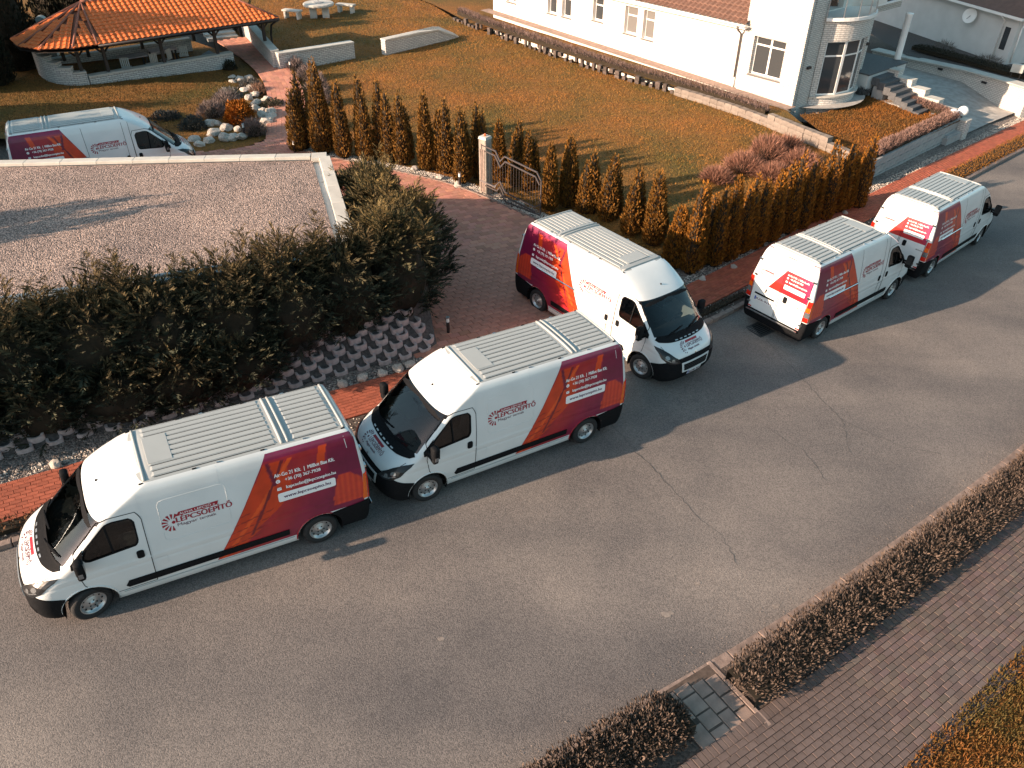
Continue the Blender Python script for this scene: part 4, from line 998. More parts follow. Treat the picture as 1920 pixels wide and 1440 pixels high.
# low clipped hedges beside the near footway
def low_hedge(label, line, w, h, n, tint, tint2, name='low_hedge', cat='hedge', up=.8, lf=(.05, .10), zo=.04, group=None, zf=S, wl=.016):
    rs = np.random.RandomState(n); pts = resample(line, .12); c0 = Vector((pts[len(pts)//2][0], pts[len(pts)//2][1], 0)); c0.z = zf(c0.x, c0.y)
    root = empty(name, c0); tag(root, label, cat, group); m = len(pts); idx = rs.randint(0, m, n); tt = rs.uniform(-1, 1, n)
    P_ = []; D_ = []
    for i, t in zip(idx, tt):
        a = Vector(pts[max(0, i-1)]); b = Vector(pts[min(m-1, i+1)]); d = (b-a).normalized(); e = min(1, min(i, m-1-i)*.12/(w*.5)+.05); e = math.sqrt(max(0, 1-(1-e)**2))
        ww = w*.5*e; hh = h*(1-.35*t**4)*(.55+.45*e)*(1+.22*pnoise(Vector((pts[i][0]*2.3, pts[i][1]*2.3, t))))
        k = rs.uniform(.25, 1.0)**.45; x, y = pts[i][0]-d.y*t*ww*1.05, pts[i][1]+d.x*t*ww*1.05
        P_.append((x-c0.x+rs.normal(0, .03), y-c0.y+rs.normal(0, .03), zf(x, y)-c0.z+zo+hh*k)); D_.append((-d.y*t*.6+rs.normal(0, .4), d.x*t*.6+rs.normal(0, .4), up))
    k = rs.uniform(0, 1, n)[:, None]**1.4; tn = (np.array(tint)[None]*(1-k)+np.array(tint2)[None]*k)*rs.uniform(.7, 1.3, (n, 1))
    me = leaves_mesh('foliage', np.array(P_), np.array(D_), rs.uniform(lf[0], lf[1], n), rs.uniform(wl, wl*2.2, n), tn); f_ = link('foliage', me, None, root)
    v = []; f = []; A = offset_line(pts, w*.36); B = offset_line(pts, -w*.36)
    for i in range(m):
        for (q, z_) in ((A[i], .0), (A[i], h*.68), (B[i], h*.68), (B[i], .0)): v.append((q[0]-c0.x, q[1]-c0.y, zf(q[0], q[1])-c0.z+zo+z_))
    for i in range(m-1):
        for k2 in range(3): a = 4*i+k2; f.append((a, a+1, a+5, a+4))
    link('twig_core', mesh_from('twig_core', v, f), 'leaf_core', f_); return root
HB, HD = (.128, .090, .070), (.034, .026, .021)
low_hedge('long low brown hedge between the road kerb and the brick footway', [(3.84, 7.70), (5.55, 8.88), (7.0, 9.9), (9.45, 11.68), (11.65, 13.3), (16, 17.0), (22, 22.4)], .88, .43, 34000, HB, HD)
low_hedge('short piece of low brown hedge beside the slab crossing at the bottom edge', [(-1.6, 4.35), (.3, 5.65), (1.6, 6.5), (2.78, 7.22)], .90, .43, 12500, HB, HD)
# groundcover in the verge
low_hedge('brown trailing plants in the verge strip before the leading van', offset_line([(-13, 8.0), (-9.46, 10.22), (-8.0, 11.1)], .42), .34, .16, 1500, (.16, .07, .03), (.06, .03, .015), 'verge_plants', 'plants', zo=.07)
low_hedge('dark trailing plants in the verge strip beside the driveway van', offset_line([(4.9, 19.05), (5.9, 19.9), (7.4, 21.2)], .42), .26, .12, 420, (.10, .075, .05), (.04, .03, .02), 'verge_plants', 'plants', zo=.07)
low_hedge('orange grass strip along the kerb beyond the last van', offset_line([(17.8, 31.4), (19.57, 32.99), (24.36, 37.43), (30, 42.7)], .50), .75, .16, 5000, (.20, .085, .014), (.10, .05, .012), 'verge_plants', 'plants', zo=.07)
# rocks
mat('lime_rock', (.46, .41, .36), .9, var=.3, scale=5, bump=.6, bscale=22, rand=.12)
ROCKS = []
for k in range(6):
    bm = bmesh.new(); bmesh.ops.create_icosphere(bm, subdivisions=2, radius=1)
    for v in bm.verts:
        d = 1+.34*pnoise(v.co*1.1+Vector((k*9, 0, 0)))+.16*pnoise(v.co*2.8+Vector((0, k*5, 0))); v.co *= d; v.co.z *= .72
    me = bpy.data.meshes.new('rock'); bm.to_mesh(me); bm.free(); me.materials.append(MATS['lime_rock']); ROCKS.append(me)
def rock(x, y, z, r, label, group):
    o = bpy.data.objects.new('rock', ROCKS[rnd.randrange(6)]); COL.objects.link(o); o.location = (x, y, z+r*.35); o.rotation_euler = (rnd.uniform(-.3, .3), rnd.uniform(-.3, .3), rnd.uniform(0, 6)); o.scale = (r*rnd.uniform(.9, 1.25), r*rnd.uniform(.8, 1.1), r*rnd.uniform(.8, 1.1))
    return tag(o, label, 'rock', group)
for i, (x, y) in enumerate([(-4.15, 15.75), (-3.72, 16.05), (-3.25, 16.30), (-2.88, 16.52), (-2.62, 16.75)]): rock(x, y, S(x, y, .10), .135, '%s white rock at the block wall foot counted from the leading van' % ORD[i], 'rocks along the red pavement')
for i, (x, y) in enumerate([(-9.55, 12.42), (-8.72, 12.58), (-8.35, 12.75)]): rock(x, y, S(x, y, .10), .13, '%s rock from the left picture edge beside the red pavement' % ORD[i], 'rocks along the red pavement')
for i, (x, y) in enumerate([(-5.96, 30.93), (-3.87, 30.13), (-2.83, 29.42), (-2.11, 28.80), (.25, 27.3)]): rock(x, y, S(x, y, .08), .16, '%s white rock in the gravel under the thujas along the drive' % ORD[i], 'rocks along the drive')
for i, (x, y) in enumerate([(6.0, 22.35), (7.2, 23.3), (9.3, 25.3), (12.6, 28.35)]): rock(x, y, S(x, y, .08), .12, '%s white stone at the foot of the dense thuja row' % ORD[i], 'stones under the thuja row')
RB = [(-12.82, 32.0, .2), (-12.58, 32.46, .2), (-11.99, 32.75, .24), (-11.69, 32.84, .2), (-11.36, 32.94, .22), (-13.21, 32.54, .2), (-12.28, 33.97, .22), (-11.79, 33.88, .16), (-11.74, 36.5, .26), (-11.16, 35.62, .24), (-11.33, 36.3, .2), (-10.9, 36.05, .26), (-10.75, 35.11, .2), (-10.8, 34.7, .24), (-10.75, 35.45, .22), (-14.1, 41.3, .2), (-13.72, 41.05, .22), (-13.89, 40.59, .18), (-13.3, 41.3, .2), (-13.15, 34.45, .26), (-12.64, 33.29, .26), (-12.85, 34.55, .18), (-13.62, 40.86, .16), (-13.05, 40.35, .2), (-12.7, 39.6, .22), (-13.01, 39.34, .18), (-12.3, 38.63, .22), (-12.46, 38.15, .2), (-11.9, 37.4, .24), (-11.6, 37.9, .2)]
for i, (x, y, r_) in enumerate(sorted(RB, key=lambda t: t[1])):
    seg = 'beside the sixth van nose' if y < 33.2 else ('round the orange bush' if y < 37 else 'along the upper garden path')
    rock(x, y, .16, r_*1.1, '%s boulder in the rockery counted upwards from the driveway, %s' % ((ORD+['fifteenth', 'sixteenth', 'seventeenth', 'eighteenth', 'nineteenth', 'twentieth']+['twenty-'+o for o in ORD[:9]]+['topmost'])[i], seg), 'rockery boulders')
# gravel that shows as single pebbles along the pavings
def pebbles(name, line, w, n, r0, r1, zf, m='lime_rock'):
    rs = np.random.RandomState(n); pts = resample(line, .2); v = []; f = []
    base = np.array([(1, 0, 0), (-.5, .87, 0), (-.5, -.87, 0), (.1, .1, .8)])
    for k in range(n):
        i = rs.randint(1, len(pts)); a = Vector(pts[i-1]); b = Vector(pts[i]); d = (b-a).normalized(); t = rs.uniform(-.5, .5)*w; p = a.lerp(b, rs.uniform()); x, y = p.x-d.y*t, p.y+d.x*t
        q = base*rs.uniform(r0, r1)*rs.uniform(.7, 1.3, 3); an = rs.uniform(0, 6.28); c, s = math.cos(an), math.sin(an); z = zf(x, y); n0 = len(v)
        v += [(x+e[0]*c-e[1]*s, y+e[0]*s+e[1]*c, z+e[2]) for e in q]; f += [(n0, n0+1, n0+3), (n0+1, n0+2, n0+3), (n0+2, n0, n0+3)]
    return tag(link(name, mesh_from(name, v, f), m), 'loose pale pebbles '+name.replace('_', ' '), 'gravel', kind='stuff')
pebbles('gravel_along_the_drive', offset_line(DR_R, .0)[2:] and [(p[0]+.28, p[1]+.30) for p in DR_R[6:]], .55, 5200, .018, .045, lambda x, y: drive_z(x, y)+.07)
pebbles('gravel_along_the_pavement', offset_line(FAR, SW1+.22), .40, 9000, .015, .04, lambda x, y: S(x, y, .08))
pebbles('gravel_in_the_verge', offset_line(FAR, .42), .44, 3500, .012, .035, lambda x, y: S(x, y, .08))
pebbles('road_grit_along_the_near_kerb', offset_line(NEAR, .18), .42, 2200, .005, .013, lambda x, y: S(x, y, .012), 'road_dust')
pebbles('road_grit_along_the_far_kerb', offset_line(FAR, -.12), .25, 1500, .005, .013, lambda x, y: S(x, y, .012), 'road_dust')
# rockery shrubs
def bush(name, x, y, z, rx, h, n, tint, tint2, label, cat, lf=(.08, .18), wl=.02, up=.6, grp=None, core=True):
    rs = np.random.RandomState(n+int(abs(x)*10)); root = empty(name, (x, y, z)); tag(root, label, cat, grp)
    u = rs.normal(size=(n, 3)); u = unit(u); u[:, 2] = np.abs(u[:, 2]); q = rs.uniform(.35, 1, n)**.4
    lump = np.array([1+.28*pnoise(Vector(tuple(e*1.9))+Vector((x, y, 0))) for e in u]); q *= lump
    p = np.stack([u[:, 0]*rx*q, u[:, 1]*rx*q, u[:, 2]*h*q*.9], 1); d = u+np.array([0, 0, up])+rs.normal(0, .3, (n, 3))
    k = rs.uniform(0, 1, (n, 1))**1.3; tn = (np.array(tint)*(1-k)+np.array(tint2)*k)*rs.uniform(.7, 1.3, (n, 1))
    f_ = link('foliage', leaves_mesh('foliage', p, d, rs.uniform(lf[0], lf[1], n), rs.uniform(wl, 2*wl, n), tn), None, root)
    tk = MB(); tk.tube([(0, 0, -.1), (0, 0, h*.5)], [.03, .015], 5); tk.build('stem', 'bark', root)
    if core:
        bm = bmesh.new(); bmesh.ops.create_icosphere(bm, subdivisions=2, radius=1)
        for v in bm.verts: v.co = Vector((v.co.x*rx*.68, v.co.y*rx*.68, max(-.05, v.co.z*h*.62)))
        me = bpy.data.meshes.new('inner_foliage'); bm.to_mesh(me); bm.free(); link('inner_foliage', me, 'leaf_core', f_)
    return root
LV, LV2 = (.25, .19, .175), (.10, .075, .07)
bush('orange_bush', -11.99, 34.96, .15, .62, 1.05, 2600, (.34, .11, .008), (.16, .05, .005), 'round bright orange bush in the rockery beside the garden path', 'bush', (.07, .14), .035)
bush('lavender', -13.36, 35.56, .15, .55, .75, 1500, LV, LV2, 'grey dry lavender clump left of the orange bush, front one', 'lavender', (.12, .30), .012)
bush('lavender', -13.0, 36.5, .15, .60, .85, 1700, LV, LV2, 'grey dry lavender clump behind the orange bush on its left', 'lavender', (.12, .32), .012)
bush('lavender', -10.94, 33.45, .14, .45, .65, 1200, LV, LV2, 'grey dry lavender clump nearest the driveway bollard in the rockery', 'lavender', (.12, .3), .012)
bush('grey_shrub', -13.7, 33.9, .14, .55, .62, 1300, (.07, .075, .07), (.03, .032, .03), 'dark grey green shrub between the boulders before the orange bush', 'shrub', (.06, .13), .03)
bush('grey_shrub', -15.2, 34.9, .18, .75, .45, 1500, (.06, .062, .06), (.025, .026, .025), 'flat dark shrub behind the nose of the sixth van', 'shrub', (.06, .13), .03)
bush('grass_tuft', -12.24, 39.0, .16, .35, .4, 700, (.36, .20, .13), (.16, .10, .07), 'pale dry grass tuft on the upper rockery', 'grass tuft', (.12, .28), .010)
bush('grey_shrub', -13.4, 38.3, .18, .6, .45, 1200, (.19, .18, .175), (.08, .078, .075), 'silver grey shrub below the pavilion wall in the rockery', 'shrub', (.06, .14), .022)
bush('grey_shrub', -12.9, 40.0, .2, .55, .4, 1000, (.15, .15, .145), (.06, .06, .058), 'silver grey shrub highest up in the rockery', 'shrub', (.06, .14), .022)
bush('grey_shrub', -11.0, 37.0, .16, .55, .35, 1000, (.07, .062, .04), (.03, .03, .02), 'low olive shrub beside the garden path above the boulders', 'shrub', (.06, .13), .022)
bush('grey_shrub', -14.6, 42.6, .3, .35, .5, 700, (.05, .04, .02), (.02, .018, .01), 'small dark shrub at the right end of the pavilion wall', 'shrub', (.06, .13), .03)
for i, (x, y, r_, h) in enumerate([(-9.5, 39.6, .5, .7), (-10.3, 41.3, .5, .7), (-11.2, 42.6, .45, .65), (-8.9, 37.6, .4, .6)]):
    bush('lavender', x, y, .2, r_, h, 1200, LV, LV2, '%s lavender clump from the stone wall behind the tall thujas' % ORD[(2, 1, 0, 3)[i]], 'lavender', (.12, .3), .012)
for i, (x, y, r_, h) in enumerate([(-16.2, 50.6, .7, .8), (-15.4, 49.6, .55, .6)]): bush('lavender', x, y, .5, r_, h, 1200, LV, LV2, ['grey lavender clump at the top of the pavilion steps', 'grey lavender clump at the foot of the pavilion steps'][i], 'lavender', (.12, .3), .012)
# dry ornamental grass at the street end of the lawn
for i, (x, y, r_, h) in enumerate([(7.9, 29.8, .5, .35), (9.2, 30.9, .7, .55), (10.4, 32.1, .65, .85), (11.5, 33.1, .55, .45), (11.6, 31.4, .75, .45), (10.2, 30.2, .7, .4)]):
    bush('dry_grass', x, y, lawn_z(x, y)-.05, r_, h, 2600, (.32, .155, .105), (.12, .06, .045), 'pinkish dry grass clump at the lawn corner, %s from the lawn side' % ORD[i], 'dry grass', (.18, .42), .010, .5, 'dry grass clumps by the thuja row')
# dark conifers at the upper left, one at the picture edge and two behind the pavilion, more beyond the frame shade the drive
CON = [(-24.3, 40.7, 8.0, 1.6, 'tall dark conifer at the upper left picture edge'), (-23.9, 45.6, 6.4, 1.5, 'dark conifer behind the pavilion chimney'), (-22.6, 48.0, 5.4, 1.4, 'dark conifer right behind the pavilion roof peak'), (-23.9, 37.3, 6.0, 1.2, 'lower dark conifer left of the pavilion wall at the picture edge')]
for i, (x, y, h, r_, lab) in enumerate(CON):
    thuja(x, y, side_z(x, y)-.1, h, r_, lab, None, (.022, .020, .010), (.008, .008, .005), n=9000, lsz=1.7, tips=2, seed=70+i, name='conifer_tree', cat='conifer')
for i, (x, y, h, r_) in enumerate([(-27.5, 21.8, 8.4, 2.3), (-27.2, 24.6, 8.8, 2.4), (-20.6, 15.6, 6.6, 1.6), (-22.6, 13.2, 6.4, 1.6), (-27.6, 27.4, 6.6, 2.1), (-28.4, 30.6, 4.6, 1.8), (-32, 34.5, 8, 2.2)]):
    thuja(x, y, S(x, y), h, r_, 'conifer of the neighbouring plot left of the garage, %s' % ['first behind its back wall', 'second behind its back wall', 'close to its side wall', 'nearest the street', 'third behind its back wall', 'low one at the side lawn', 'farthest back'][i], 'neighbouring conifers', (.022, .020, .010), (.008, .008, .005), n=5000, lsz=2.2, tips=3, seed=80+i, name='conifer_tree', cat='conifer')
# grass blades where the turf is close
def blades(name, poly, n, zf, h0, h1, tint, tint2, label):
    rs = np.random.RandomState(n); xs = [p[0] for p in poly]; ys = [p[1] for p in poly]; P_ = []
    while len(P_) < n:
        x, y = rs.uniform(min(xs), max(xs)), rs.uniform(min(ys), max(ys))
        if in_poly(x, y, poly): P_.append((x, y, zf(x, y)))
    d = np.stack([rs.normal(0, .55, n), rs.normal(0, .55, n), np.ones(n)], 1)
    k = np.array([.5+.9*pnoise(Vector((p[0]*.55, p[1]*.55, 2)))+.5*pnoise(Vector((p[0]*2.1, p[1]*2.1, 7))) for p in P_])[:, None]; k = np.clip(k+rs.normal(0, .2, (n, 1)), 0, 1)
    tn = (np.array(tint)*(1-k)+np.array(tint2)*k)*rs.uniform(.75, 1.25, (n, 1))
    me = leaves_mesh(name, np.array(P_), d, rs.uniform(h0, h1, n), rs.uniform(.012, .03, n), tn); return tag(link(name, me), label, 'grass', kind='stuff')
blades('verge_grass', [(4.5, 5.4), (6.0, 6.4), (8.9, 8.55), (13, 11.6), (14, 10.5), (9, 6.0), (6.5, 4.4)], 26000, lambda x, y: S(x, y, .06), .05, .13, (.20, .075, .018), (.085, .060, .016), 'orange brown grass at the lower right corner')
blades('lawn_tufts', LAWN, 70000, lambda x, y: lawn_h(x, y), .05, .12, (.30, .122, .024), (.145, .094, .022), 'short brownish lawn between the thujas and the house')
blades('side_lawn_tufts', [(-24, 31.5), (-14.5, 32.5), (-14, 36.5), (-13.2, 40.5), (-14.6, 42.2), (-23, 40)], 14000, side_z, .05, .12, (.17, .075, .020), (.08, .058, .018), 'short lawn between the sixth van and the pavilion')
# ------------------------------------------------------------------ bank, block wall, garage
mat('plaster_white', (.74, .70, .65), .85, var=.05, scale=1.2, bump=.15, bscale=60)
mat('plaster_grey', (.55, .55, .54), .85, var=.05, scale=1.5, bump=.15, bscale=60)
mat('coping_stone', (.47, .45, .41), .75, var=.10, scale=2.5, bump=.15, bscale=40, rand=.06)
mat('planter_block', (.44, .37, .36), .9, var=.20, scale=8, bump=.4, bscale=60, rand=.12)
mat('wet_soil', (.085, .072, .068), .95, var=.4, scale=14, bump=.5, bscale=30)
mat('zinc', (.38, .43, .46), .35, var=.1, scale=3, metal=.7)
mat('stone_cladding', (.58, .57, .53), .85, var=.14, scale=5, bump=.5, bscale=30, rand=.08)
mat('grey_block', (.33, .33, .325), .85, var=.12, scale=3, bump=.4, bscale=35, rand=.08)
mat('white_block', (.20, .165, .14), .85, var=.15, scale=5, bump=.6, bscale=25, rand=.08)
mat('dark_wood', (.035, .026, .022), .7, var=.3, scale=10, stretch=(1, 1, .15))
mat('clay_tile', (.62, .145, .032), .7, var=.14, scale=3, bump=.2, bscale=40, rand=.10)
mat('ridge_tile', (.25, .085, .050), .7, var=.15, scale=5)
mat('brown_tile', (.13, .065, .045), .65, var=.18, scale=4)
mat('window_frame', (.78, .77, .75), .4)
mat('dark_slab', (.075, .078, .085), .7, var=.2, scale=8)
mat('dark_metal', (.035, .032, .034), .5, var=.2, scale=20, metal=.5)
mat('gate_steel', (.10, .085, .085), .5, var=.2, scale=20, metal=.5)
mat('grey_sill', (.12, .11, .105), .6)
mat('globe_white', (.85, .85, .83), .25)
mat('stainless', (.55, .56, .57), .3, metal=.9)
PAV_COL['clay_tile'] = (.52, .125, .032)
def win_glass(name, base, rough=.06):
    m = bpy.data.materials.new(name); m.use_nodes = True; MATS[name] = m; b = m.node_tree.nodes['Principled BSDF']
    b.inputs['Base Color'].default_value = tuple(base)+(1,); b.inputs['Roughness'].default_value = rough; b.inputs['Specular IOR Level'].default_value = .8
win_glass('house_glass', (.045, .05, .055)); win_glass('blind_glass', (.16, .155, .15), .2)
glass_mat('rail_glass', (.86, .90, .90), 1.45)
def brick_mat(name, c1, c2, mortar, sx):
    m = bpy.data.materials.new(name); m.use_nodes = True; MATS[name] = m; n = m.node_tree.nodes; l = m.node_tree.links; b = n['Principled BSDF']; b.inputs['Roughness'].default_value = .85
    uv = n.new('ShaderNodeUVMap'); br = n.new('ShaderNodeTexBrick'); br.inputs['Scale'].default_value = 1; br.inputs['Brick Width'].default_value = .25*sx; br.inputs['Row Height'].default_value = .085*sx; br.inputs['Mortar Size'].default_value = .012
    br.inputs['Color1'].default_value = tuple(c1)+(1,); br.inputs['Color2'].default_value = tuple(c2)+(1,); br.inputs['Mortar'].default_value = tuple(mortar)+(1,)
    l.new(uv.outputs[0], br.inputs['Vector']); l.new(br.outputs[0], b.inputs['Base Color'])
    bp = n.new('ShaderNodeBump'); bp.inputs['Strength'].default_value = .6; bp.inputs['Distance'].default_value = .012; bp.invert = True; l.new(br.outputs['Fac'], bp.inputs['Height']); l.new(bp.outputs[0], b.inputs['Normal'])
brick_mat('white_brick', (.66, .63, .59), (.56, .535, .50), (.30, .285, .27), 1.)
brick_mat('clad_stone', (.60, .585, .55), (.46, .45, .43), (.22, .215, .21), 1.)
def wall_uv(me):
    """bricks follow each wall: u along the wall, v up"""
    uv = me.uv_layers.new(name='UVMap'); 
    for p in me.polygons:
        n = p.normal
        for li in p.loop_indices:
            c = me.vertices[me.loops[li].vertex_index].co
            if abs(n.z) > .7: uv.data[li].uv = (c.x, c.y)
            else:
                t = Vector((-n.y, n.x, 0)).normalized(); uv.data[li].uv = (c.x*t.x+c.y*t.y, c.z)
    return me

WB = [(-15.5, 9.75), (-13, 11.25), (-10.79, 12.60), (-9.37, 13.48), (-8.04, 14.15), (-6.5, 14.98), (-5.34, 15.62), (-4.26, 16.27), (-3.01, 17.0), (-2.24, 17.48), (-2.02, 17.85)]
WBs = smooth_line(WB, 1); TOPB = offset_line(WBs, 1.12)
bank_in = [(-2.35, 18.9), (-2.3, 20.5), (-3.2, 22.0), (-4.3, 24.0), (-5.2, 24.2), (-4.2, 18.6), (-11.5, 16.1), (-17, 14.2)]
def bank_z(x, y):
    d = seg_d(x, y, WBs); e = seg_d(x, y, [(-1.75, 18.0), (-1.9, 20.4), (-3.9, 24.2)]); t = min(1, d/1.15, e/.7); return S(x, y, .10)*(1-t)+(S(x, y)+1.12)*t
bank = sheet('planted_bank', WBs + bank_in, bank_z, .35, 'wet_soil', jitter=.02); tag(bank, kind='structure')
def scoop_mesh():
    """open planter block: a U of concrete with a dished front lip"""
    n = 8; out = [(-.165, .15)] + [(-.165*math.cos(math.pi*k/n), -.07-.055*math.sin(math.pi*k/n)) for k in range(n+1)] + [(.165, .15)]
    inn = [(-.108, .15)] + [(-.108*math.cos(math.pi*k/n), -.055-.030*math.sin(math.pi*k/n)) for k in range(n+1)] + [(.108, .15)]
    m = len(out); v = []; f = []
    for i in range(m):
        t = max(0, math.sin(math.pi*(i-1)/n)) if 1 <= i <= n+1 else 0; h = .135-.030*t
        v += [(out[i][0], out[i][1], -.06), (out[i][0], out[i][1], h), (inn[i][0], inn[i][1], h-.004), (inn[i][0], inn[i][1], -.06)]
    for i in range(m-1):
        for k in range(3): a = 4*i+k; f.append((a, a+4, a+5, a+1))
    for i in (0, m-1): f.append((4*i, 4*i+1, 4*i+2, 4*i+3) if i == 0 else (4*i+3, 4*i+2, 4*i+1, 4*i))
    me = mesh_from('planter_block', v, f); me.materials.append(MATS['planter_block']); return me
SC = scoop_mesh(); bw_ = empty('block_retaining_wall', (-4.2, 16.3, S(-4.2, 16.3))); tag(bw_, 'stepped retaining wall of scooped concrete planter blocks between hedge and pavement', 'retaining wall')
bw_.location = (0, 0, 0); cnt = 0
for row in range(8):
    ln_ = offset_line(WBs, .05+.130*row); pts = resample(ln_, .29)
    for i in range(len(pts)-1):
        if (i+row) % 2: continue
        a, b = Vector(pts[i]), Vector(pts[i+1]); c = (a+b)/2
        if c.x < -11.6 or (-9.0 < c.x < -6.2 and row > 2) or (c.x <= -9.0 and row > 4) or (c.x < -5.6 and row > 5): continue
        o = bpy.data.objects.new('planter_block', SC); COL.objects.link(o); o.parent = bw_; d = b-a
        o.location = (c.x, c.y, S(c.x, c.y)+.06+.128*row+rnd.uniform(-.008, .008)); o.rotation_euler = (rnd.uniform(-.03, .03), 0, math.atan2(d.y, d.x)+rnd.uniform(-.05, .05)); cnt += 1
# sparse plants in the pockets
for i, (x, y, z, r_, h, lab) in enumerate([(-7.4, 15.0, .75, .35, .5, 'dry twiggy plant on the block wall above the leading van roof'), (-8.7, 14.3, .8, .30, .35, 'tangled dry grass at the block wall beside the leading van cab'), (-5.0, 16.3, .75, .2, .25, 'small grey plant in a block pocket below the hedge'), (-5.6, 15.9, .6, .2, .25, 'small grey plant in the lowest block pockets')]):
    bush('wall_plant', x, y, z, r_, h, 500, (.12, .10, .09), (.05, .045, .04), lab, 'plant', (.10, .25), .010, .4, core=False)

GB = [(-25.5, 22.75), (-5.97, 24.33), (-4.01, 18.0), (-11.22, 15.46), (-25.5, 10.5)]
gar = empty('garage', (-8, 20, 0)); tag(gar, 'flat roofed garage with gravel roof and pale stone coping behind the junipers', 'garage'); gar.location = (0, 0, 0)
mb = MB(); mb.prism(GB, -.8, 2.60); mb.build('wall', 'plaster_white', gar)
gi = [(-25.5, 22.43), (-6.23, 24.0), (-4.4, 18.13), (-11.26, 15.72), (-25.5, 10.75)]
rg = sheet('gravel_roof', gi, lambda x, y: 2.67, 1.0, 'roof_gravel', gar, jitter=.02)
def coping(a, b, w, step, top=2.78, m='coping_stone', parent=gar):
    a, b = Vector(a), Vector(b); n = max(1, round((b-a).length/step)); d = (b-a)/n
    for k in range(n):
        c = a+d*(k+.5); mb = MB(); mb.box((0, 0, 0), (d.length-.008, w, .10)); o = link('coping_slab', bevel(mb.mesh('coping_slab'), .008), m, parent, (c.x, c.y, top-.05+rnd.uniform(-.003, .003)), (0, 0, math.atan2(d.y, d.x)))
coping((-25.5, 22.6), (-6.30, 24.18), .31, 1.05); coping((-5.86, 24.08), (-4.13, 18.33), .34, 1.2)
mb = MB(); mb.box((0, 0, 0), (.46, .46, .10)); link('corner_slab', bevel(mb.mesh('corner_slab'), .008), 'coping_stone', gar, (-6.04, 24.16, 2.731), (0, 0, R(10)))
mb = MB(); mb.tube([(-3.96, 17.9, 2.63), (-11.24, 15.33, 2.63), (-25.5, 10.4, 2.63)], .09, 8); mb.tube([(-3.96, 18.07, 2.72), (-11.22, 15.52, 2.72), (-25.5, 10.6, 2.72)], .06, 6); mb.build('gutter', 'zinc', gar, True)
# bollard lights
def bollard(x, y, z, h, label):
    r_ = empty('bollard_light', (x, y, z)); tag(r_, label, 'bollard light', 'bollard lights along the drive')
    mb = MB(); mb.lathe([(.045, 0), (.045, h*.72)], 10); mb.build('post', 'dark_metal', r_)
    mb = MB(); mb.lathe([(.042, h*.722), (.042, h*.95)], 10); mb.build('lens', 'globe_white', r_); mb = MB(); mb.lathe([(.055, h*.951), (.055, h)], 10); mb.build('cap', 'stainless', r_)
bollard(-1.75, 18.42, S(-1.75, 18.42, .05), .55, 'bollard light between the block wall and the driveway paving')
bollard(-2.02, 28.72, S(-2, 28.7, .05), .6, 'bollard light in the gravel just left of the gate pillar')
bollard(-8.75, 31.2, .15, .55, 'bollard light at the far garage corner below the first thuja')
bollard(-9.25, 32.45, .17, .6, 'bollard light where the garden path leaves the driveway')
bollard(-9.0, 37.0, .25, .8, 'pale marker post among lavender behind the second thuja')
bollard(-11.35, 42.1, .25, .6, 'pale marker post at the near end of the stone wall')
bollard(-11.3, 33.2, .17, .5, 'bollard light in the rockery left of the garden path')

# gate
g0 = Vector((-1.13, 28.18)); gd = Vector((2.11, -1.67)).normalized(); ga = math.atan2(gd.y, gd.x)
mat('pillar_stone', (.30, .255, .215), .85, var=.2, scale=6, bump=.4, bscale=30)
pil = empty('gate_pillar', (-1.03, 28.27, S(-1.03, 28.27)), ga); tag(pil, 'pale fluted stone gate pillar at the head of the open gate', 'pillar')
mb = MB(); mb.box((0, 0, 1.08), (.34, .34, 2.16)); link('shaft', bevel(mb.mesh('shaft'), .02), 'pillar_stone', pil)
mb = MB()
for k in (-1, 0, 1): mb.box((k*.085, -.176, 1.0), (.05, .02, 1.6)); mb.box((-.176, k*.085, 1.0), (.02, .05, 1.6))
tag(mb.build('flute', 'kerb_concrete', pil), kind='stuff'); mb = MB(); mb.box((0, 0, 2.20), (.36, .36, .09), taper=.85); mb.build('cap', 'coping_stone', pil); mb = MB(); mb.lathe([(.04, 2.245), (.05, 2.28), (.02, 2.33)], 8); mb.build('finial', 'lamp_orange', pil)
gate = empty('metal_gate', (g0.x, g0.y, S(g0.x, g0.y, .05)), ga); tag(gate, 'open brown steel gate leaf with zigzag rails and thin bars', 'gate')
slope = -.05555*gd.x-.01161*gd.y
def gbar(name, pts, r_=.022):
    mb = MB(); P_ = [Vector((s, -.02, z+slope*s)) for s, z in pts]
    for i in range(len(P_)-1):
        a, b = P_[i], P_[i+1]; d = b-a; ang = math.atan2(d.z, d.x); M_ = Matrix.Rotation(-ang, 3, 'Y'); mb.box((a+b)/2, (d.length+.02, .04, .045), M=M_)
    return mb.build(name, 'gate_steel', gate)
gbar('top_rail', [(0, 1.90), (.64, 1.84), (.84, 1.52), (1.05, 1.76), (2.49, 1.60), (2.69, 1.33), (2.68, .10)])
gbar('second_rail', [(0, 1.73), (.62, 1.67), (.85, 1.31), (1.08, 1.58), (2.44, 1.42), (2.62, 1.18)])
gbar('middle_rail', [(-.05, .57), (.58, .51), (.84, .77), (1.07, .43), (2.42, .28), (2.66, .46)])
gbar('lower_rail', [(.04, .42), (.69, .37), (.85, .58), (1.02, .27), (2.45, .12)])
gbar('bottom_rail', [(0, .10), (.5, .06), (.85, .32), (1.1, .07), (2.66, .05)])
gbar('end_post', [(.0, 1.92), (.001, .06)])
for k in range(21):
    s = .10+k*.124; zt = np.interp(s, [0, .62, .85, 1.08, 2.44, 2.62], [1.73, 1.67, 1.31, 1.58, 1.42, 1.18]); mb = MB(); mb.tube([(s, -.02, .08+slope*s), (s, -.02, zt+slope*s)], .009, 5); mb.build('bar', 'gate_steel', gate)
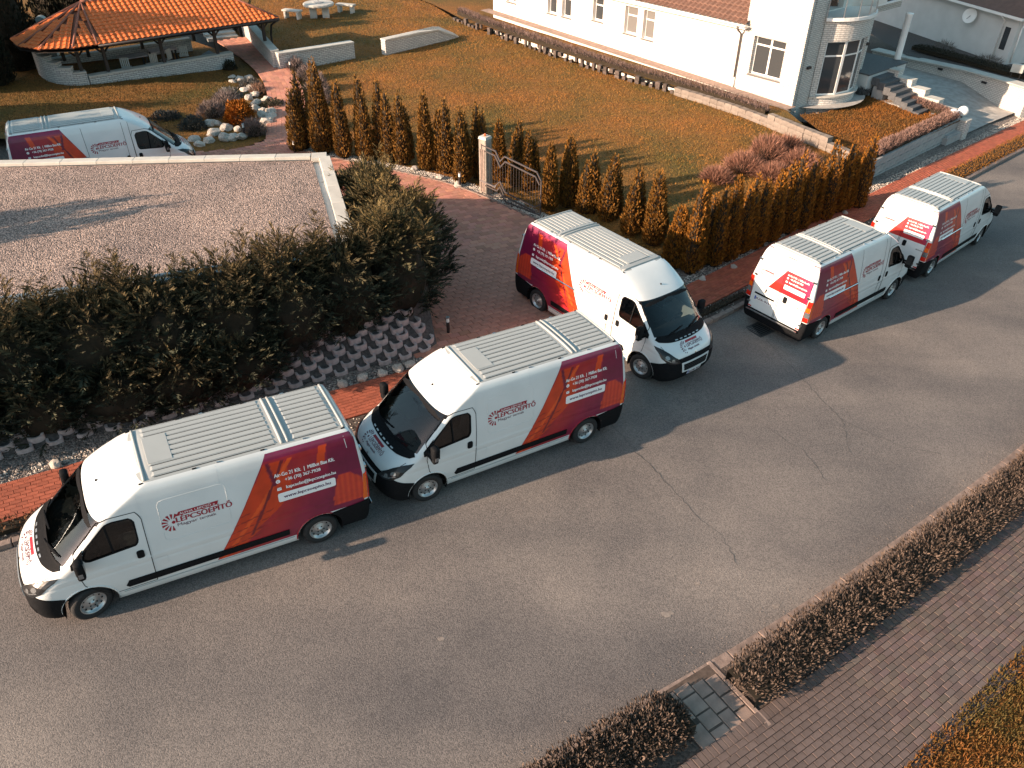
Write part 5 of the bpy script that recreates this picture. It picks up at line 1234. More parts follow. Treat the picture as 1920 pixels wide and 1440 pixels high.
mb = MB(); mb.box((.30, -.07, .53), (.75, .05, .05), M=Matrix.Rotation(.1, 3, 'Y')); mb.build('drive_arm', 'stainless', gate)

# ------------------------------------------------------------------ pavilion with tiled roof
E0 = Vector((-18.94, 38.34)); ea, eb_ = Vector((.783, .622)), Vector((-.622, .783))
def PV(a, b): return E0+ea*a+eb_*b
ZE, ZR = 2.5, 3.8
pav = empty('garden_pavilion', (-16, 42, 0)); pav.location = (0, 0, 0); tag(pav, 'open garden pavilion with orange clay tile roof on dark posts', 'pavilion')
apex = Vector((*PV(.33, 2.52), ZR)); rend = Vector((*PV(6.35, 2.52), ZR))
ring = [(8.82, 0), (0, 0), (-1.05, .02), (-2.30, .68), (-2.90, 1.75), (-2.90, 3.3), (-2.2, 4.45), (-1.0, 5.02), (0, 5.04), (8.82, 5.04)]
R3 = [Vector((*PV(a, b), ZE)) for a, b in ring]
planes = [(R3[0], R3[1], apex, rend)] + [(R3[i], R3[i+1], apex) for i in range(1, 8)] + [(R3[8], R3[9], rend, apex), (R3[9], R3[0], rend)]
mb = MB()
for pl_ in planes: mb.add([p-Vector((0, 0, .03)) for p in pl_], [tuple(range(len(pl_)))])
roof_o = mb.build('roof', 'ridge_tile', pav)
mb = MB(); mb.add([p-Vector((0, 0, .16)) for p in R3], [tuple(range(len(R3)))[::-1]]); mb.build('soffit', 'dark_wood', pav)
def tile_mesh():
    """curved clay tile, lower edge at y=0"""
    v = []; f = []; xs = [(-.125, .012), (-.075, .040), (-.02, .046), (.03, .022), (.085, .004), (.125, .014)]; n = len(xs)
    for y, dz in ((0, .028), (.27, .0)):
        for x, z in xs: v.append((x, y, z+dz))
    for x, z in xs: v.append((x, 0, z+.006))
    for i in range(n-1): f += [(i, i+1, n+i+1, n+i), (2*n+i, 2*n+i+1, i+1, i)]
    me = mesh_from('roof_tile', v, f); me.materials.append(MATS['clay_tile']); return me, v, f
TM, tv_, tf_ = tile_mesh(); tiles = []
for pi_, pl_ in enumerate(planes[:6]):
    a, b, c = pl_[0], pl_[1], pl_[2]; nrm = (b-a).cross(c-a).normalized(); nrm = -nrm if nrm.z < 0 else nrm
    xd = (a-b).normalized(); yd = nrm.cross(xd).normalized()
    if yd.z < 0: yd = -yd; 
    p2 = [((p-b).dot(xd), (p-b).dot(yd)) for p in pl_]; ymax = max(p[1] for p in p2); x0 = min(p[0] for p in p2); x1 = max(p[0] for p in p2)
    for r_ in range(int(ymax/.232)+1):
        y = r_*.232
        for k in range(int((x1-x0)/.25)+2):
            x = x0+.125+k*.25
            if in_poly(x, min(y+.12, ymax-.02), p2) and in_poly(x-.08, min(y+.08, ymax-.03), p2) and in_poly(x+.08, min(y+.08, ymax-.03), p2):
                M_ = Matrix((xd, yd, xd.cross(yd))).transposed().to_4x4()
                if xd.cross(yd).z < 0: M_ = Matrix((-xd, yd, (-xd).cross(yd))).transposed().to_4x4()
                M_.translation = b+xd*x+yd*(y-.04)+nrm*rnd.uniform(.006, .016); tiles.append((pi_, M_))
tiles.sort(key=lambda t: (t[1].translation-Vector((0, 0, 11.9))).length)
for pi_, M_ in tiles[:300]:
    o = bpy.data.objects.new('roof_tile', TM); COL.objects.link(o); o.parent = roof_o; o.matrix_local = M_
v = []; f = []
for pi_, M_ in tiles[300:]:
    n0 = len(v); v += [tuple(M_ @ Vector(p)) for p in tv_]; f += [tuple(i+n0 for i in q) for q in tf_]
if v: tag(link('roof_tile_field', mesh_from('roof_tile_field', v, f), 'clay_tile', roof_o), kind='stuff')
for i in range(1, 8): mb = MB(); mb.tube([R3[i]+Vector((0, 0, .04)), apex+Vector((0, 0, .06))], .055, 6); mb.build('hip_tile', 'ridge_tile', roof_o, True)
for a, b in ((R3[0], rend), (R3[9], rend)): mb = MB(); mb.tube([a+Vector((0, 0, .04)), b+Vector((0, 0, .06))], .06, 6); mb.build('hip_tile', 'ridge_tile', roof_o, True)
for k in range(16):
    a = apex.lerp(rend, k/16); b = apex.lerp(rend, (k+.94)/16); mb = MB(); mb.tube([a+Vector((0, 0, .05)), b+Vector((0, 0, .05))], [.085, .075], 8); mb.build('ridge_cap', 'ridge_tile', roof_o, True)
mb = MB(); mb.tube([p+Vector((0, 0, -.05))-Vector((*eb_, 0))*.06 for p in (R3[0], R3[1])], .065, 8); mb.build('gutter', 'dark_metal', pav, True)
gq = R3[0]; mb = MB(); mb.tube([gq+Vector((-.1, -.15, -.1)), gq+Vector((-.45, .1, -.35)), gq+Vector((-.62, .35, -.9)), gq+Vector((-.62, .35, -1.9)), gq+Vector((-.35, .2, -2.2))], .05, 8); mb.build('downpipe', 'dark_metal', pav, True)
for a in (-.8, .35, 3.0, 5.7, 8.3):
    for b in (.95, 4.2):
        q = PV(a, b); zb = 1.05 if a < 8 else .9; mb = MB(); mb.box((q.x, q.y, (zb+2.4)/2), (.14, .14, 2.4-zb), R(38.5))
        for s in (1, -1):
            p0 = PV(a+s*.08, b); p1 = PV(a+s*.45, b); mb.tube([(p0.x, p0.y, 1.95), (p1.x, p1.y, 2.32)], .045, 4)
        mb.build('post', 'dark_wood', pav)
for b in (.95, 4.2): mb = MB(); p0, p1 = PV(-.9, b), PV(8.6, b); mb.box(((p0.x+p1.x)/2, (p0.y+p1.y)/2, 2.41), (9.5, .14, .16), R(38.5)); mb.build('beam', 'dark_wood', pav)
# its stone clad plinth wall, stepping up round the left end
pw = empty('pavilion_wall'); tag(pw, 'white stone clad wall under the pavilion stepping up at its left end', 'stone wall')
def clad(pts, w, z0, z1, parent, cap=True, m='clad_stone', capw=.10):
    A = offset_line(pts, w/2); B = offset_line(pts, -w/2)
    mb = MB(); mb.prism(A+B[::-1], z0, z1); me = wall_uv(mb.mesh('cladding')); link('cladding', me, m, parent)
    if cap:
        A = offset_line(pts, w/2+capw/2); B = offset_line(pts, -w/2-capw/2); mb = MB(); f1 = (lambda x, y: z1(x, y)+.003) if callable(z1) else z1+.003; f2 = (lambda x, y: z1(x, y)+.063) if callable(z1) else z1+.063
        mb.prism(A+B[::-1], f1, f2); mb.build('coping', 'coping_stone', parent)
clad([tuple(PV(6.4, .9)), tuple(PV(3, .9)), tuple(PV(-.62, .88))], .34, .0, 1.0, pw)
arc = [(-.65, .88), (-1.15, 1.0), (-1.6, 1.3), (-1.9, 1.75), (-2.05, 2.3), (-2.08, 2.9), (-2.05, 3.5)]
arc = [(a-.0, b) for a, b in arc]
for i in range(len(arc)-1):
    zt = 1.22+.22*i; clad([tuple(PV(*arc[i])), tuple(PV((arc[i][0]+arc[i+1][0])/2-.03, (arc[i][1]+arc[i+1][1])/2-.03)), tuple(PV(*arc[i+1]))], .34, .2, min(zt, 2.0), pw)
clad([tuple(PV(-2.0, 4.6)), tuple(PV(2, 4.6)), tuple(PV(5.6, 4.6))], .30, .2, 1.1, pw)
fl_ = sheet('pavilion_floor', [tuple(PV(a, b)) for a, b in ((6.4, .8), (-.6, .8), (-1.9, 1.9), (-2.0, 3.6), (-1.6, 4.5), (6.4, 4.5))], lambda x, y: .45, 1.5, 'dark_slab'); tag(fl_, kind='structure')
for k, (a, b) in enumerate(((2.0, 2.6), (3.6, 3.0))):
    o = empty('garden_table', (*PV(a, b), .45), R(38.5)); tag(o, ['wooden table under the pavilion roof, left one', 'wooden table under the pavilion roof, right one'][k], 'table'); mb = MB(); mb.box((0, 0, .72), (1.3, .75, .05)); mb.build('top', 'planter_block', o)
    for sx in (1, -1):
        for sy in (1, -1): mb = MB(); mb.box((sx*.55, sy*.3, .35), (.07, .07, .69)); mb.build('leg', 'dark_wood', o)
for k, (a, b) in enumerate(((1.4, 1.8), (2.6, 1.75), (3.4, 2.1), (4.4, 2.3))):
    o = empty('folding_chair', (*PV(a, b), .45), R(38.5+(-20, 15, 40, -10)[k])); tag(o, '%s slatted garden chair from the left under the pavilion roof' % ORD[k], 'chair', 'chairs in the pavilion')
    for j in range(5): mb = MB(); mb.box((0, -.18+.09*j, .45), (.44, .07, .02)); mb.build('slat', 'coping_stone', o)
    for j in range(5): mb = MB(); mb.box((-.17+.085*j, -.26, .72), (.06, .02, .5)); mb.build('back_slat', 'coping_stone', o)
    for sx in (1, -1):
        for sy in (1, -1): mb = MB(); mb.box((sx*.2, sy*.2, .22), (.03, .03, .44)); mb.build('leg', 'dark_wood', o)
ch = empty('barbecue_chimney', (-23.55, 42.65, .6), R(15)); tag(ch, 'white barbecue chimney with flat cap left of the tiled roof', 'chimney')
mb = MB(); mb.box((0, 0, .85), (.62, .5, 1.7)); link('stack', wall_uv(mb.mesh('stack')), 'white_brick', ch); mb = MB(); mb.box((0, 0, 1.75), (.8, .68, .08)); mb.build('cap', 'coping_stone', ch)
mb = MB(); mb.lathe([(.26, -.22), (.26, .22)], 16, 'Y', (0, 0, 1.92)); mb.build('cowl', 'coping_stone', ch, False)
# garden steps, retaining walls, bench group
st = empty('garden_steps', (-16.6, 48.2, 0)); tag(st, 'dark edged garden steps climbing behind the pavilion', 'steps')
for k in range(6): mb = MB(); mb.box((-.28*k, .45*k, .50+.11*k), (1.7, .5, .16), R(30)); mb.build('step', 'coping_stone', st)
w2 = empty('garden_wall'); tag(w2, 'white stone clad wall from the steps to the lawn, with return along the garden path', 'stone wall')
clad([(-8.69, 45.27), (-10.3, 43.9), (-12.05, 42.50)], .36, -.2, lambda x, y: 1.10-.05*(x+12)*.5, w2)
clad([(-12.15, 42.62), (-13.9, 46.0), (-16.0, 50.2)], .36, -.2, lambda x, y: 1.17+.045*(y-42.5), w2, capw=.06)
w3 = empty('garden_wall'); tag(w3, 'separate white stone clad wall tapering down on the lawn, right of the gap', 'stone wall')
def taper(x, y): t = min(1, max(0, (x+7.13)/3.7)); return .98 if t < .72 else .98-(t-.72)/.28*.70
clad([(-3.43, 49.8), (-4.2, 48.98), (-4.5, 48.67), (-5.5, 47.6), (-7.13, 45.89)], .36, -.2, taper, w3)
tb = empty('stone_table', (-12.2, 54.0, lawn_z(-12.2, 54)), .2); tag(tb, 'round pale stone table with two feet on the upper lawn', 'table')
mb = MB(); mb.lathe([(.92, .66), (.95, .70), (.95, .78), (.90, .82)], 20); mb.build('top', 'coping_stone', tb)
for s in (1, -1): mb = MB(); mb.box((s*.38, -.05, .33), (.42, .75, .66)); mb.build('foot', 'coping_stone', tb)
mb = MB(); mb.tube([(0, 0, .82), (0, 0, 2.6)], .03, 8); mb.build('parasol_pole', 'stainless', tb); mb = MB(); mb.lathe([(.30, .822), (.30, .86)], 14); mb.build('centre_disc', 'grey_block', tb)
for k, (x, y, a, lab) in enumerate(((-13.75, 53.4, -.35, 'pale stone bench left of the round stone table'), (-10.75, 55.2, -.35, 'pale stone bench right of the round stone table'))):
    o = empty('stone_bench', (x, y, lawn_z(x, y)), a); tag(o, lab, 'bench', 'stone benches at the round table'); mb = MB(); mb.box((0, 0, .47), (1.25, .45, .10)); link('seat', bevel(mb.mesh('seat'), .015), 'coping_stone', o)
    for s in (1, -1): mb = MB(); mb.box((s*.45, 0, .21), (.14, .38, .42)); mb.build('leg', 'coping_stone', o)
# ------------------------------------------------------------------ the white house at the upper right
HK = Vector((13.0, 37.7)); HD = Vector((-.649, .760)); HE = Vector((.760, .649))
def HP(a, e, z): q = HK+HD*a+HE*e; return Vector((q.x, q.y, z))
def wall_open(name, m, parent, P, a0, a1, z0, z1, ops, thick, uv=False):
    """wall face with openings and their reveals; P(a, d, z) with d measured inwards"""
    A = sorted(set([a0, a1]+[v for o in ops for v in o[:2]])); Zs = sorted(set([z0, z1]+[v for o in ops for v in o[2:4]])); v = []; f = []
    def quad(*p): n = len(v); v.extend(p); f.append((n, n+1, n+2, n+3))
    for i in range(len(A)-1):
        for k in range(len(Zs)-1):
            ca, cz = (A[i]+A[i+1])/2, (Zs[k]+Zs[k+1])/2
            if any(o[0] < ca < o[1] and o[2] < cz < o[3] for o in ops): continue
            quad(P(A[i], 0, Zs[k]), P(A[i+1], 0, Zs[k]), P(A[i+1], 0, Zs[k+1]), P(A[i], 0, Zs[k+1]))
            quad(P(A[i], thick, Zs[k]), P(A[i], thick, Zs[k+1]), P(A[i+1], thick, Zs[k+1]), P(A[i+1], thick, Zs[k]))
    for o in ops:
        b0, b1, y0, y1 = o[:4]
        quad(P(b0, 0, y0), P(b0, 0, y1), P(b0, thick, y1), P(b0, thick, y0)); quad(P(b1, 0, y1), P(b1, 0, y0), P(b1, thick, y0), P(b1, thick, y1))
        quad(P(b0, 0, y1), P(b1, 0, y1), P(b1, thick, y1), P(b0, thick, y1)); quad(P(b1, 0, y0), P(b0, 0, y0), P(b0, thick, y0), P(b1, thick, y0))
    for a in (a0, a1): quad(P(a, 0, z0), P(a, 0, z1), P(a, thick, z1), P(a, thick, z0))
    quad(P(a0, 0, z1), P(a1, 0, z1), P(a1, thick, z1), P(a0, thick, z1))
    me = mesh_from(name, v, f); bm = bmesh.new(); bm.from_mesh(me); bmesh.ops.remove_doubles(bm, verts=bm.verts, dist=1e-4); bmesh.ops.recalc_face_normals(bm, faces=bm.faces); bm.to_mesh(me); bm.free()
    if uv: wall_uv(me)
    return link(name, me, m, parent)
def bar(mb, P, a0, a1, z0, z1, d0, d1):
    c = [P(a, d, z) for z in (z0, z1) for d in (d0, d1) for a in (a0, a1)]; mb.add(c, [(0, 2, 3, 1), (4, 5, 7, 6), (0, 1, 5, 4), (2, 6, 7, 3), (0, 4, 6, 2), (1, 3, 7, 5)])
def window(parent, P, o, d=.20, cross=None, mull=None, glass='house_glass', sill=True):
    a0, a1, z0, z1 = o; w = .07
    mb = MB(); bar(mb, P, a0, a1, z0, z0+w, d, d+.06); bar(mb, P, a0, a1, z1-w, z1, d, d+.06); bar(mb, P, a0, a0+w, z0+w, z1-w, d, d+.06); bar(mb, P, a1-w, a1, z0+w, z1-w, d, d+.06)
    wn_ = mb.build('window', 'window_frame', parent)
    zc = z0+(z1-z0)*cross if cross else None; am = [(a0+a1)/2] if mull else []
    if zc: mb = MB(); bar(mb, P, a0+w, a1-w, zc-.035, zc+.035, d+.001, d+.059); mb.build('glazing_bar', 'window_frame', wn_)
    for m_ in am: mb = MB(); bar(mb, P, m_-.045, m_+.045, z0+w, z1-w, d-.004, d+.064); mb.build('glazing_bar', 'window_frame', wn_)
    zs = [z0+w]+([zc] if zc else [])+[z1-w]; as_ = [a0+w]+am+[a1-w]
    for i in range(len(as_)-1):
        for k in range(len(zs)-1): mb = MB(); bar(mb, P, as_[i], as_[i+1], zs[k], zs[k+1], d+.02, d+.03); mb.build('pane', glass, wn_)
    if sill: mb = MB(); bar(mb, P, a0-.05, a1+.05, z0-.06, z0-.002, -.05, d+.02); mb.build('sill', 'grey_sill', wn_)
house = empty('white_house'); tag(house, 'long white house with brown tiled roof and curved brick bay', 'house')
HPm = lambda a, d, z: HP(a, d, z)
OPS = [(8.87, 9.66, 1.38, 2.79), (10.06, 10.98, 1.42, 2.79), (12.58, 13.38, 1.66, 2.85), (15.10, 15.86, 1.44, 2.85), (16.30, 17.08, 1.43, 2.85), (19.94, 20.78, 1.48, 2.85)]
wall_open('wall', 'plaster_white', house, HPm, 3.2, 22.1, -.8, 3.2, OPS, .3)
for i, o in enumerate(OPS): window(house, HPm, o, .20, .66, None, 'blind_glass' if i < 2 else 'house_glass')
mb = MB(); bar(mb, HPm, 22.1, 21.8, -.8, 3.2, .3, 8); bar(mb, HPm, 3.2, 22.0, -.8, 3.1, 7.7, 8); bar(mb, HPm, 3.4, 21.9, -.8, -.7, .3, 8); mb.build('back_wall', 'plaster_white', house)
HPf = lambda a, d, z: HP(a, d-.12, z)
BIG = (.93, 2.66, 1.09, 2.79)
wall_open('front_wall', 'white_brick', house, HPf, 0, 3.2, -.8, 7.6, [BIG], .3, True); window(house, HPf, BIG, .20, .78, True)
mb = MB(); bar(mb, HPm, 2.9, 3.2, -.8, 7.6, .18, 7); bar(mb, HPm, .3, 2.9, 7.5, 7.58, .18, 7); bar(mb, HPm, .3, 2.9, -.8, -.7, .2, 5); link('block_wall', wall_uv(mb.mesh('block_wall')), 'white_brick', house)
mb = MB(); bar(mb, HPm, 3.21, 13, 3.6, 8.4, 2.6, 9); mb.build('added_shade_storey', 'plaster_white', house)  # unseen storey above the frame, added to throw shade on the second house
# side wall to the right of the corner, then the bow
HS = lambda e, d, z: HP(d, e, z)                                      # along e, inwards = +a
wall_open('side_wall', 'white_brick', house, HS, .18-.12+.0, 1.18, -.8, 7.6, [], .28, True)
wall_open('side_wall', 'white_brick', house, HS, 4.84, 5.6, -.8, 3.8, [], .28, True)
HSb = lambda e, d, z: HP(d+.55, e, z)
wall_open('side_wall', 'plaster_white', house, HSb, 1.2, 7.5, 3.6, 7.6, [(1.6, 3.4, 3.9, 5.6)], .28)
bc_e, bc_n, br = 3.0, -1.40, 2.34                                     # bow: centre and radius in (e, outward)
def BW(th, r, z): return HP(-(bc_n+r*math.cos(th)), bc_e+r*math.sin(th), z)
TH = math.asin(1.85/br); Bp = lambda t, d, z: BW(t, br-d, z)
def bow(name, m, z0, z1, r0, r1, t0=-TH, t1=TH, n=18, uv=True):
    v = []; f = []
    for k in range(n+1):
        t = t0+(t1-t0)*k/n
        for r_, z in ((r0, z0), (r0, z1), (r1, z1), (r1, z0)): v.append(BW(t, r_, z))
    for k in range(n):
        for j in range(4): a = 4*k+j; b = 4*k+(j+1) % 4; f.append((a, b, b+4, a+4))
    f += [(0, 1, 2, 3), tuple(4*n+j for j in (3, 2, 1, 0))]
    me = mesh_from(name, v, f); bm = bmesh.new(); bm.from_mesh(me); bmesh.ops.recalc_face_normals(bm, faces=bm.faces); bm.to_mesh(me); bm.free()
    if uv: wall_uv(me)
    return link(name, me, m, house)
bow('bow_band', 'white_brick', 2.85, 3.72, br, br-.28); bow('bow_plinth', 'white_brick', -.8, .36, br+.02, br-.28)
bow('bow_sill', 'coping_stone', .362, .42, br+.12, br-.28, uv=False); bow('balcony_slab', 'window_frame', 3.722, 3.86, br+.16, 0.2, uv=False)
WT = [(-.80, -.36), (-.36, .08), (.08, .42)]
bow('bow_pier', 'white_brick', .421, 2.849, br, br-.28, -TH, -.80, 3); bow('bow_pier', 'white_brick', .421, 2.849, br, br-.28, .42, TH, 6)
bwin = empty('bow_window'); bwin.parent = house
mbx = MB()
for i, (t0, t1) in enumerate(WT):
    Pn = lambda a, d, z: BW(a, br-d, z); mb = MB()
    for z0, z1 in ((.43, .50), (2.15, 2.22), (2.77, 2.845)): bar(mb, Pn, t0, t1, z0, z1, .10, .16)
    for ta in (t0, t1-.03): bar(mb, Pn, ta, ta+.03, .501, 2.769, .098, .162)
    fr_ = mb.build('window', 'window_frame', house)
    for z0, z1 in ((.50, 2.15), (2.22, 2.77)): mb = MB(); bar(mb, Pn, t0+.03, t1-.03, z0, z1, .12, .13); mb.build('pane', 'house_glass', fr_)
bpy.data.objects.remove(bwin)
# balcony rail of glass with steel posts
for k in range(6):
    t0, t1 = -TH+2*TH*k/6, -TH+2*TH*(k+1)/6; v = [BW(t0+.01, br+.08, 3.88), BW((t0+t1)/2, br+.08, 3.88), BW(t1-.01, br+.08, 3.88), BW(t1-.01, br+.08, 4.85), BW((t0+t1)/2, br+.08, 4.85), BW(t0+.01, br+.08, 4.85)]
    link('rail_pane', mesh_from('rail_pane', v, [(0, 1, 4, 5), (1, 2, 3, 4)]), 'rail_glass', house)
    mb = MB(); p = BW(t0, br+.08, 3.86); mb.tube([p, p+Vector((0, 0, 1.0))], .022, 6); mb.build('rail_post', 'stainless', house)
# main roof in rows of brown tiles
v = []; f = []; na = 380; rows = 16; sl_ = .50
for r_ in range(rows):
    for q, dz in ((0, .045), (1, .0)):
        e = -.45+(r_+q)*.34
        for k in range(na+1): a = 3.05+19.5*k/na; v.append(HP(a, e, 3.22+(e+.45)*sl_+dz+.028*math.cos(2*math.pi*a/.30)))
for r_ in range(rows*2-1):
    for k in range(na): a = r_*(na+1)+k; f.append((a, a+1, a+na+2, a+na+1))
link('roof', mesh_from('roof', v, f), 'brown_tile', house)
mb = MB(); bar(mb, HPm, 3.05, 22.5, 3.02, 3.20, -.42, -.38); bar(mb, HPm, 3.05, 22.5, 3.06, 3.10, -.38, .0); mb.build('fascia', 'window_frame', house)
mb = MB(); mb.tube([HP(3.0, -.49, 3.17), HP(22.5, -.49, 3.17)], .065, 8); mb.build('gutter', 'window_frame', house, True)
mb = MB(); mb.tube([HP(3.45, -.49, 3.13), HP(3.45, -.40, 2.95), HP(3.45, -.08, 2.72), HP(3.45, -.08, .75)], .05, 8); mb.build('downpipe', 'grey_sill', house, True); mb = MB(); mb.tube([HP(3.45, -.08, .75), HP(3.45, -.08, .18)], .052, 8); mb.build('downpipe_foot', 'window_frame', house, True)
for e_, z in ((.55, 1.75),): mb = MB(); bar(mb, HS, e_-.12, e_+.12, z, z+.10, -.12, -.004); mb.build('wall_lamp', 'dark_metal', house)
p = BW(.62, br+.06, 2.35); mb = MB(); mb.box(p, (.2, .14, .12), R(40)); mb.build('wall_lamp', 'dark_metal', house)
# paving strip and plinth
pv_ = sheet('house_plinth_paving', [tuple(HP(a, e, 0)[:2]) for a, e in ((-.15, -.75), (22.5, -.75), (22.5, -.02), (-.15, -.02))], lambda x, y: lawn_z(x, y)+.34+.01*(y-38), 1.5, 'slab_paver'); tag(pv_, kind='structure')
ter = sheet('bow_terrace', [tuple(BW(t, br+.55, 0)[:2]) for t in np.linspace(-TH-.18, TH+.1, 16)] + [tuple(HP(.1, 4.8, 0)[:2]), tuple(HP(.1, -.1, 0)[:2]), tuple(HP(-.35, -.3, 0)[:2])], lambda x, y: .02, 3., 'concrete'); tag(ter, kind='structure')
us = sheet('upper_strip', [(12.9, 34.6), (10.9, 37.2), (8.2, 40.0), (4.6, 43.4), (1.06, 47.7), (-1.9, 51.4)] + [tuple(HP(a, -.7, 0)[:2]) for a in (22.3, 15, 7, -.1)], lambda x, y: lawn_z(x, y)+.30, 1., 'lawn_grass', jitter=.02); tag(us, kind='structure')
# rough block wall between lawn and house strip, with lavender behind
SWL = smooth_line([(13.9, 31.95), (13.0, 33.4), (12.31, 34.4), (10.75, 37.0), (8.22, 39.85), (4.6, 43.25), (1.06, 47.5), (-1.9, 51.1), (-3.82, 53.9)], 1)
mat('rubble_stone', (.085, .064, .054), .9, var=.3, scale=6, bump=.5, bscale=30, rand=.3)
bwl = empty('split_block_wall'); tag(bwl, 'pale split face block wall along the lawn in front of the house', 'stone wall')
pts = resample(SWL, .42)
for row in range(3):
    for i in range(len(pts)-1):
        a, b = Vector(pts[i]), Vector(pts[i+1]); c = (a+b)/2; d = b-a; far = c.y > 40
        if (far and row == 0 and rnd.random() < .25) or (row == 2 and (c.y > 36 or c.y < 33.2)) or (far and row == 1 and rnd.random() < .45): continue
        sz = 1 if not far else rnd.uniform(.35, .7)
        mb = MB(); mb.box((0, 0, 0), ((d.length-.012)*sz, .30*sz, .20)); me = mb.mesh('block')
        for v_ in me.vertices: v_.co += Vector((rnd.uniform(-.012, .012), rnd.uniform(-.02, .02), rnd.uniform(-.008, .008)))
        link('block', me, 'rubble_stone' if far else 'white_block', bwl, (c.x, c.y, lawn_z(c.x, c.y)+.06+.205*row), (0, 0, math.atan2(d.y, d.x)+rnd.uniform(-.03, .03)))
low_hedge('dry purplish lavender row on the block wall before the house', offset_line(SWL, -.42)[6:], .42, .34, 9000, (.24, .165, .145), (.09, .06, .055), 'lavender_row', 'lavender', 1., (.10, .26), .28, zf=lawn_z, wl=.010)
# raised garden in front of the bow
A_ = np.array([[14, 37.5, 1], [15.3, 32.9, 1], [21, 38.2, 1]]); gpa, gpb, gpc = np.linalg.solve(A_, np.array([-.06, -.40, -.66]))
def gz(x, y): return gpa*x+gpb*y+gpc
GARD = [(13.1, 36.9), (13.6, 34.9), (14.2, 33.2), (14.95, 32.35), (18.1, 35.3), (21.35, 38.35), (20.1, 39.6), (18.6, 40.9), (17.2, 40.9), (16.9, 39.9), (15.8, 38.6), (14.6, 37.7)]
rgar = sheet('raised_garden', GARD, gz, .6, 'garden_grass', jitter=.02); tag(rgar, kind='structure')
blades('raised_garden_tufts', GARD, 16000, gz, .05, .12, (.24, .085, .014), (.12, .062, .014), 'orange brown lawn in front of the curved bay')
fw_ = empty('garden_retaining_wall'); tag(fw_, 'smooth grey block retaining wall along the far pavement under the raised garden', 'retaining wall')
FW = [(14.62, 31.95), (17.8, 35.05), (21.6, 38.75)]; pts = resample(FW, .62)
mb = MB(); q_ = offset_line(FW, .22); mb.prism(offset_line(FW, .03)+offset_line(FW, .30)[::-1], lambda x, y: S(x, y, -.3), lambda x, y: gz(x, y)+.01); mb.build('backing', 'grey_block', fw_)
for i in range(len(pts)-1):
    a, b = Vector(pts[i]), Vector(pts[i+1]); c = (a+b)/2; d = b-a; zb = S(c.x, c.y, -.02); zt = gz(c.x, c.y)+.05; n = 5; hh = (zt-zb)/n
    for k in range(n):
        sh = (k % 2)*.31; p = c+d.normalized()*sh
        mb = MB(); mb.box((0, 0, 0), (.608, .10, hh-.010)); link('block', bevel(mb.mesh('block'), .008), 'grey_block', fw_, (p.x, p.y, zb+hh*(k+.5)), (0, 0, math.atan2(d.y, d.x)))
rw_ = empty('grey_wall_end'); tag(rw_, 'short grey block wall end behind the last thujas', 'retaining wall')
for k in range(4): mb = MB(); mb.box((0, 0, 0), (.75, .34, .21)); link('block', bevel(mb.mesh('block'), .01), 'white_block', rw_, (14.25, 31.55, S(14.2, 31.5)+.12+.215*k), (0, 0, R(45+2*k)))
low_hedge('pinkish lavender strip on top of the grey retaining wall', [(15.0, 32.75), (18.0, 35.62), (21.1, 38.6)], .55, .36, 9000, (.27, .165, .135), (.12, .072, .06), 'lavender_row', 'lavender', 1., (.08, .18), .0, zf=gz, wl=.012)
low_hedge('pinkish lavender strip along the front steps', [(18.6, 40.75), (19.9, 39.6), (20.9, 38.7)], .5, .36, 4500, (.27, .165, .135), (.12, .072, .06), 'lavender_row', 'lavender', 1., (.08, .18), .0, zf=gz, wl=.012)
low_hedge('dark lavender strip at the foot of the curved bay', [(16.9, 40.0), (17.6, 40.9), (18.4, 40.95)], .45, .35, 2500, (.12, .12, .12), (.05, .05, .05), 'lavender_row', 'lavender', 1., (.08, .18), .0, zf=gz, wl=.012)
# porch, steps, cascade walls, lower court
HN = lambda e, n, z: HP(-n, e, z)                                     # n outwards from the bow side
porch = empty('porch'); tag(porch, 'raised dark porch with round white column beside the curved bay', 'porch')
mb = MB(); bar(mb, HN, 5.0, 8.6, -1.3, .82, -2.5, .75); mb.build('base', 'plaster_grey', porch); mb = MB(); bar(mb, HN, 4.95, 8.65, .822, .88, -2.5, .80); mb.build('floor', 'dark_slab', porch)
c_ = Vector((19.75, 43.25, .88)); mb = MB(); mb.lathe([(.19, 0), (.16, .06), (.16, 2.1), (.20, 2.18)], 18, c=tuple(c_)); mb.build('column', 'window_frame', porch, True)
mb = MB(); bar(mb, HN, 4.7, 10.0, 3.04, 3.5, -1.4, -1.0); bar(mb, HN, 9.6, 10.0, 3.04, 3.5, -7, -1.4); link('beam', wall_uv(mb.mesh('beam')), 'white_brick', porch)
v = []; f = []; na = 150; rows = 14
for r_ in range(rows):
    for q, dz in ((0, .045), (1, 0)):
        n = -.6-(r_+q)*.34
        for k in range(na+1): e = 5.2+5.2*k/na; v.append(HN(e, n, 3.52+(-.6-n)*.42+dz+.028*math.cos(2*math.pi*e/.30)))
for r_ in range(rows*2-1):
    for k in range(na): a = r_*(na+1)+k; f.append((a, a+na+1, a+na+2, a+1))
link('roof', mesh_from('roof', v, f), 'brown_tile', porch)
mb = MB(); bar(mb, HN, 5.1, 10.45, 3.50, 3.60, -.62, -.56); bar(mb, HN, 10.42, 10.46, 3.40, 3.56, -5, -.6); mb.build('fascia', 'window_frame', porch)
stp = empty('front_steps'); tag(stp, 'dark stone steps descending from the porch to the pavement', 'steps')
for k in range(13):
    mb = MB(); bar(mb, HN, 5.35, 6.75, .70-.155*k-.35, .70-.155*k, .805+.335*k, .805+.335*(k+1)+.02); mb.build('step', 'dark_slab' if k < 8 else 'grey_block', stp)
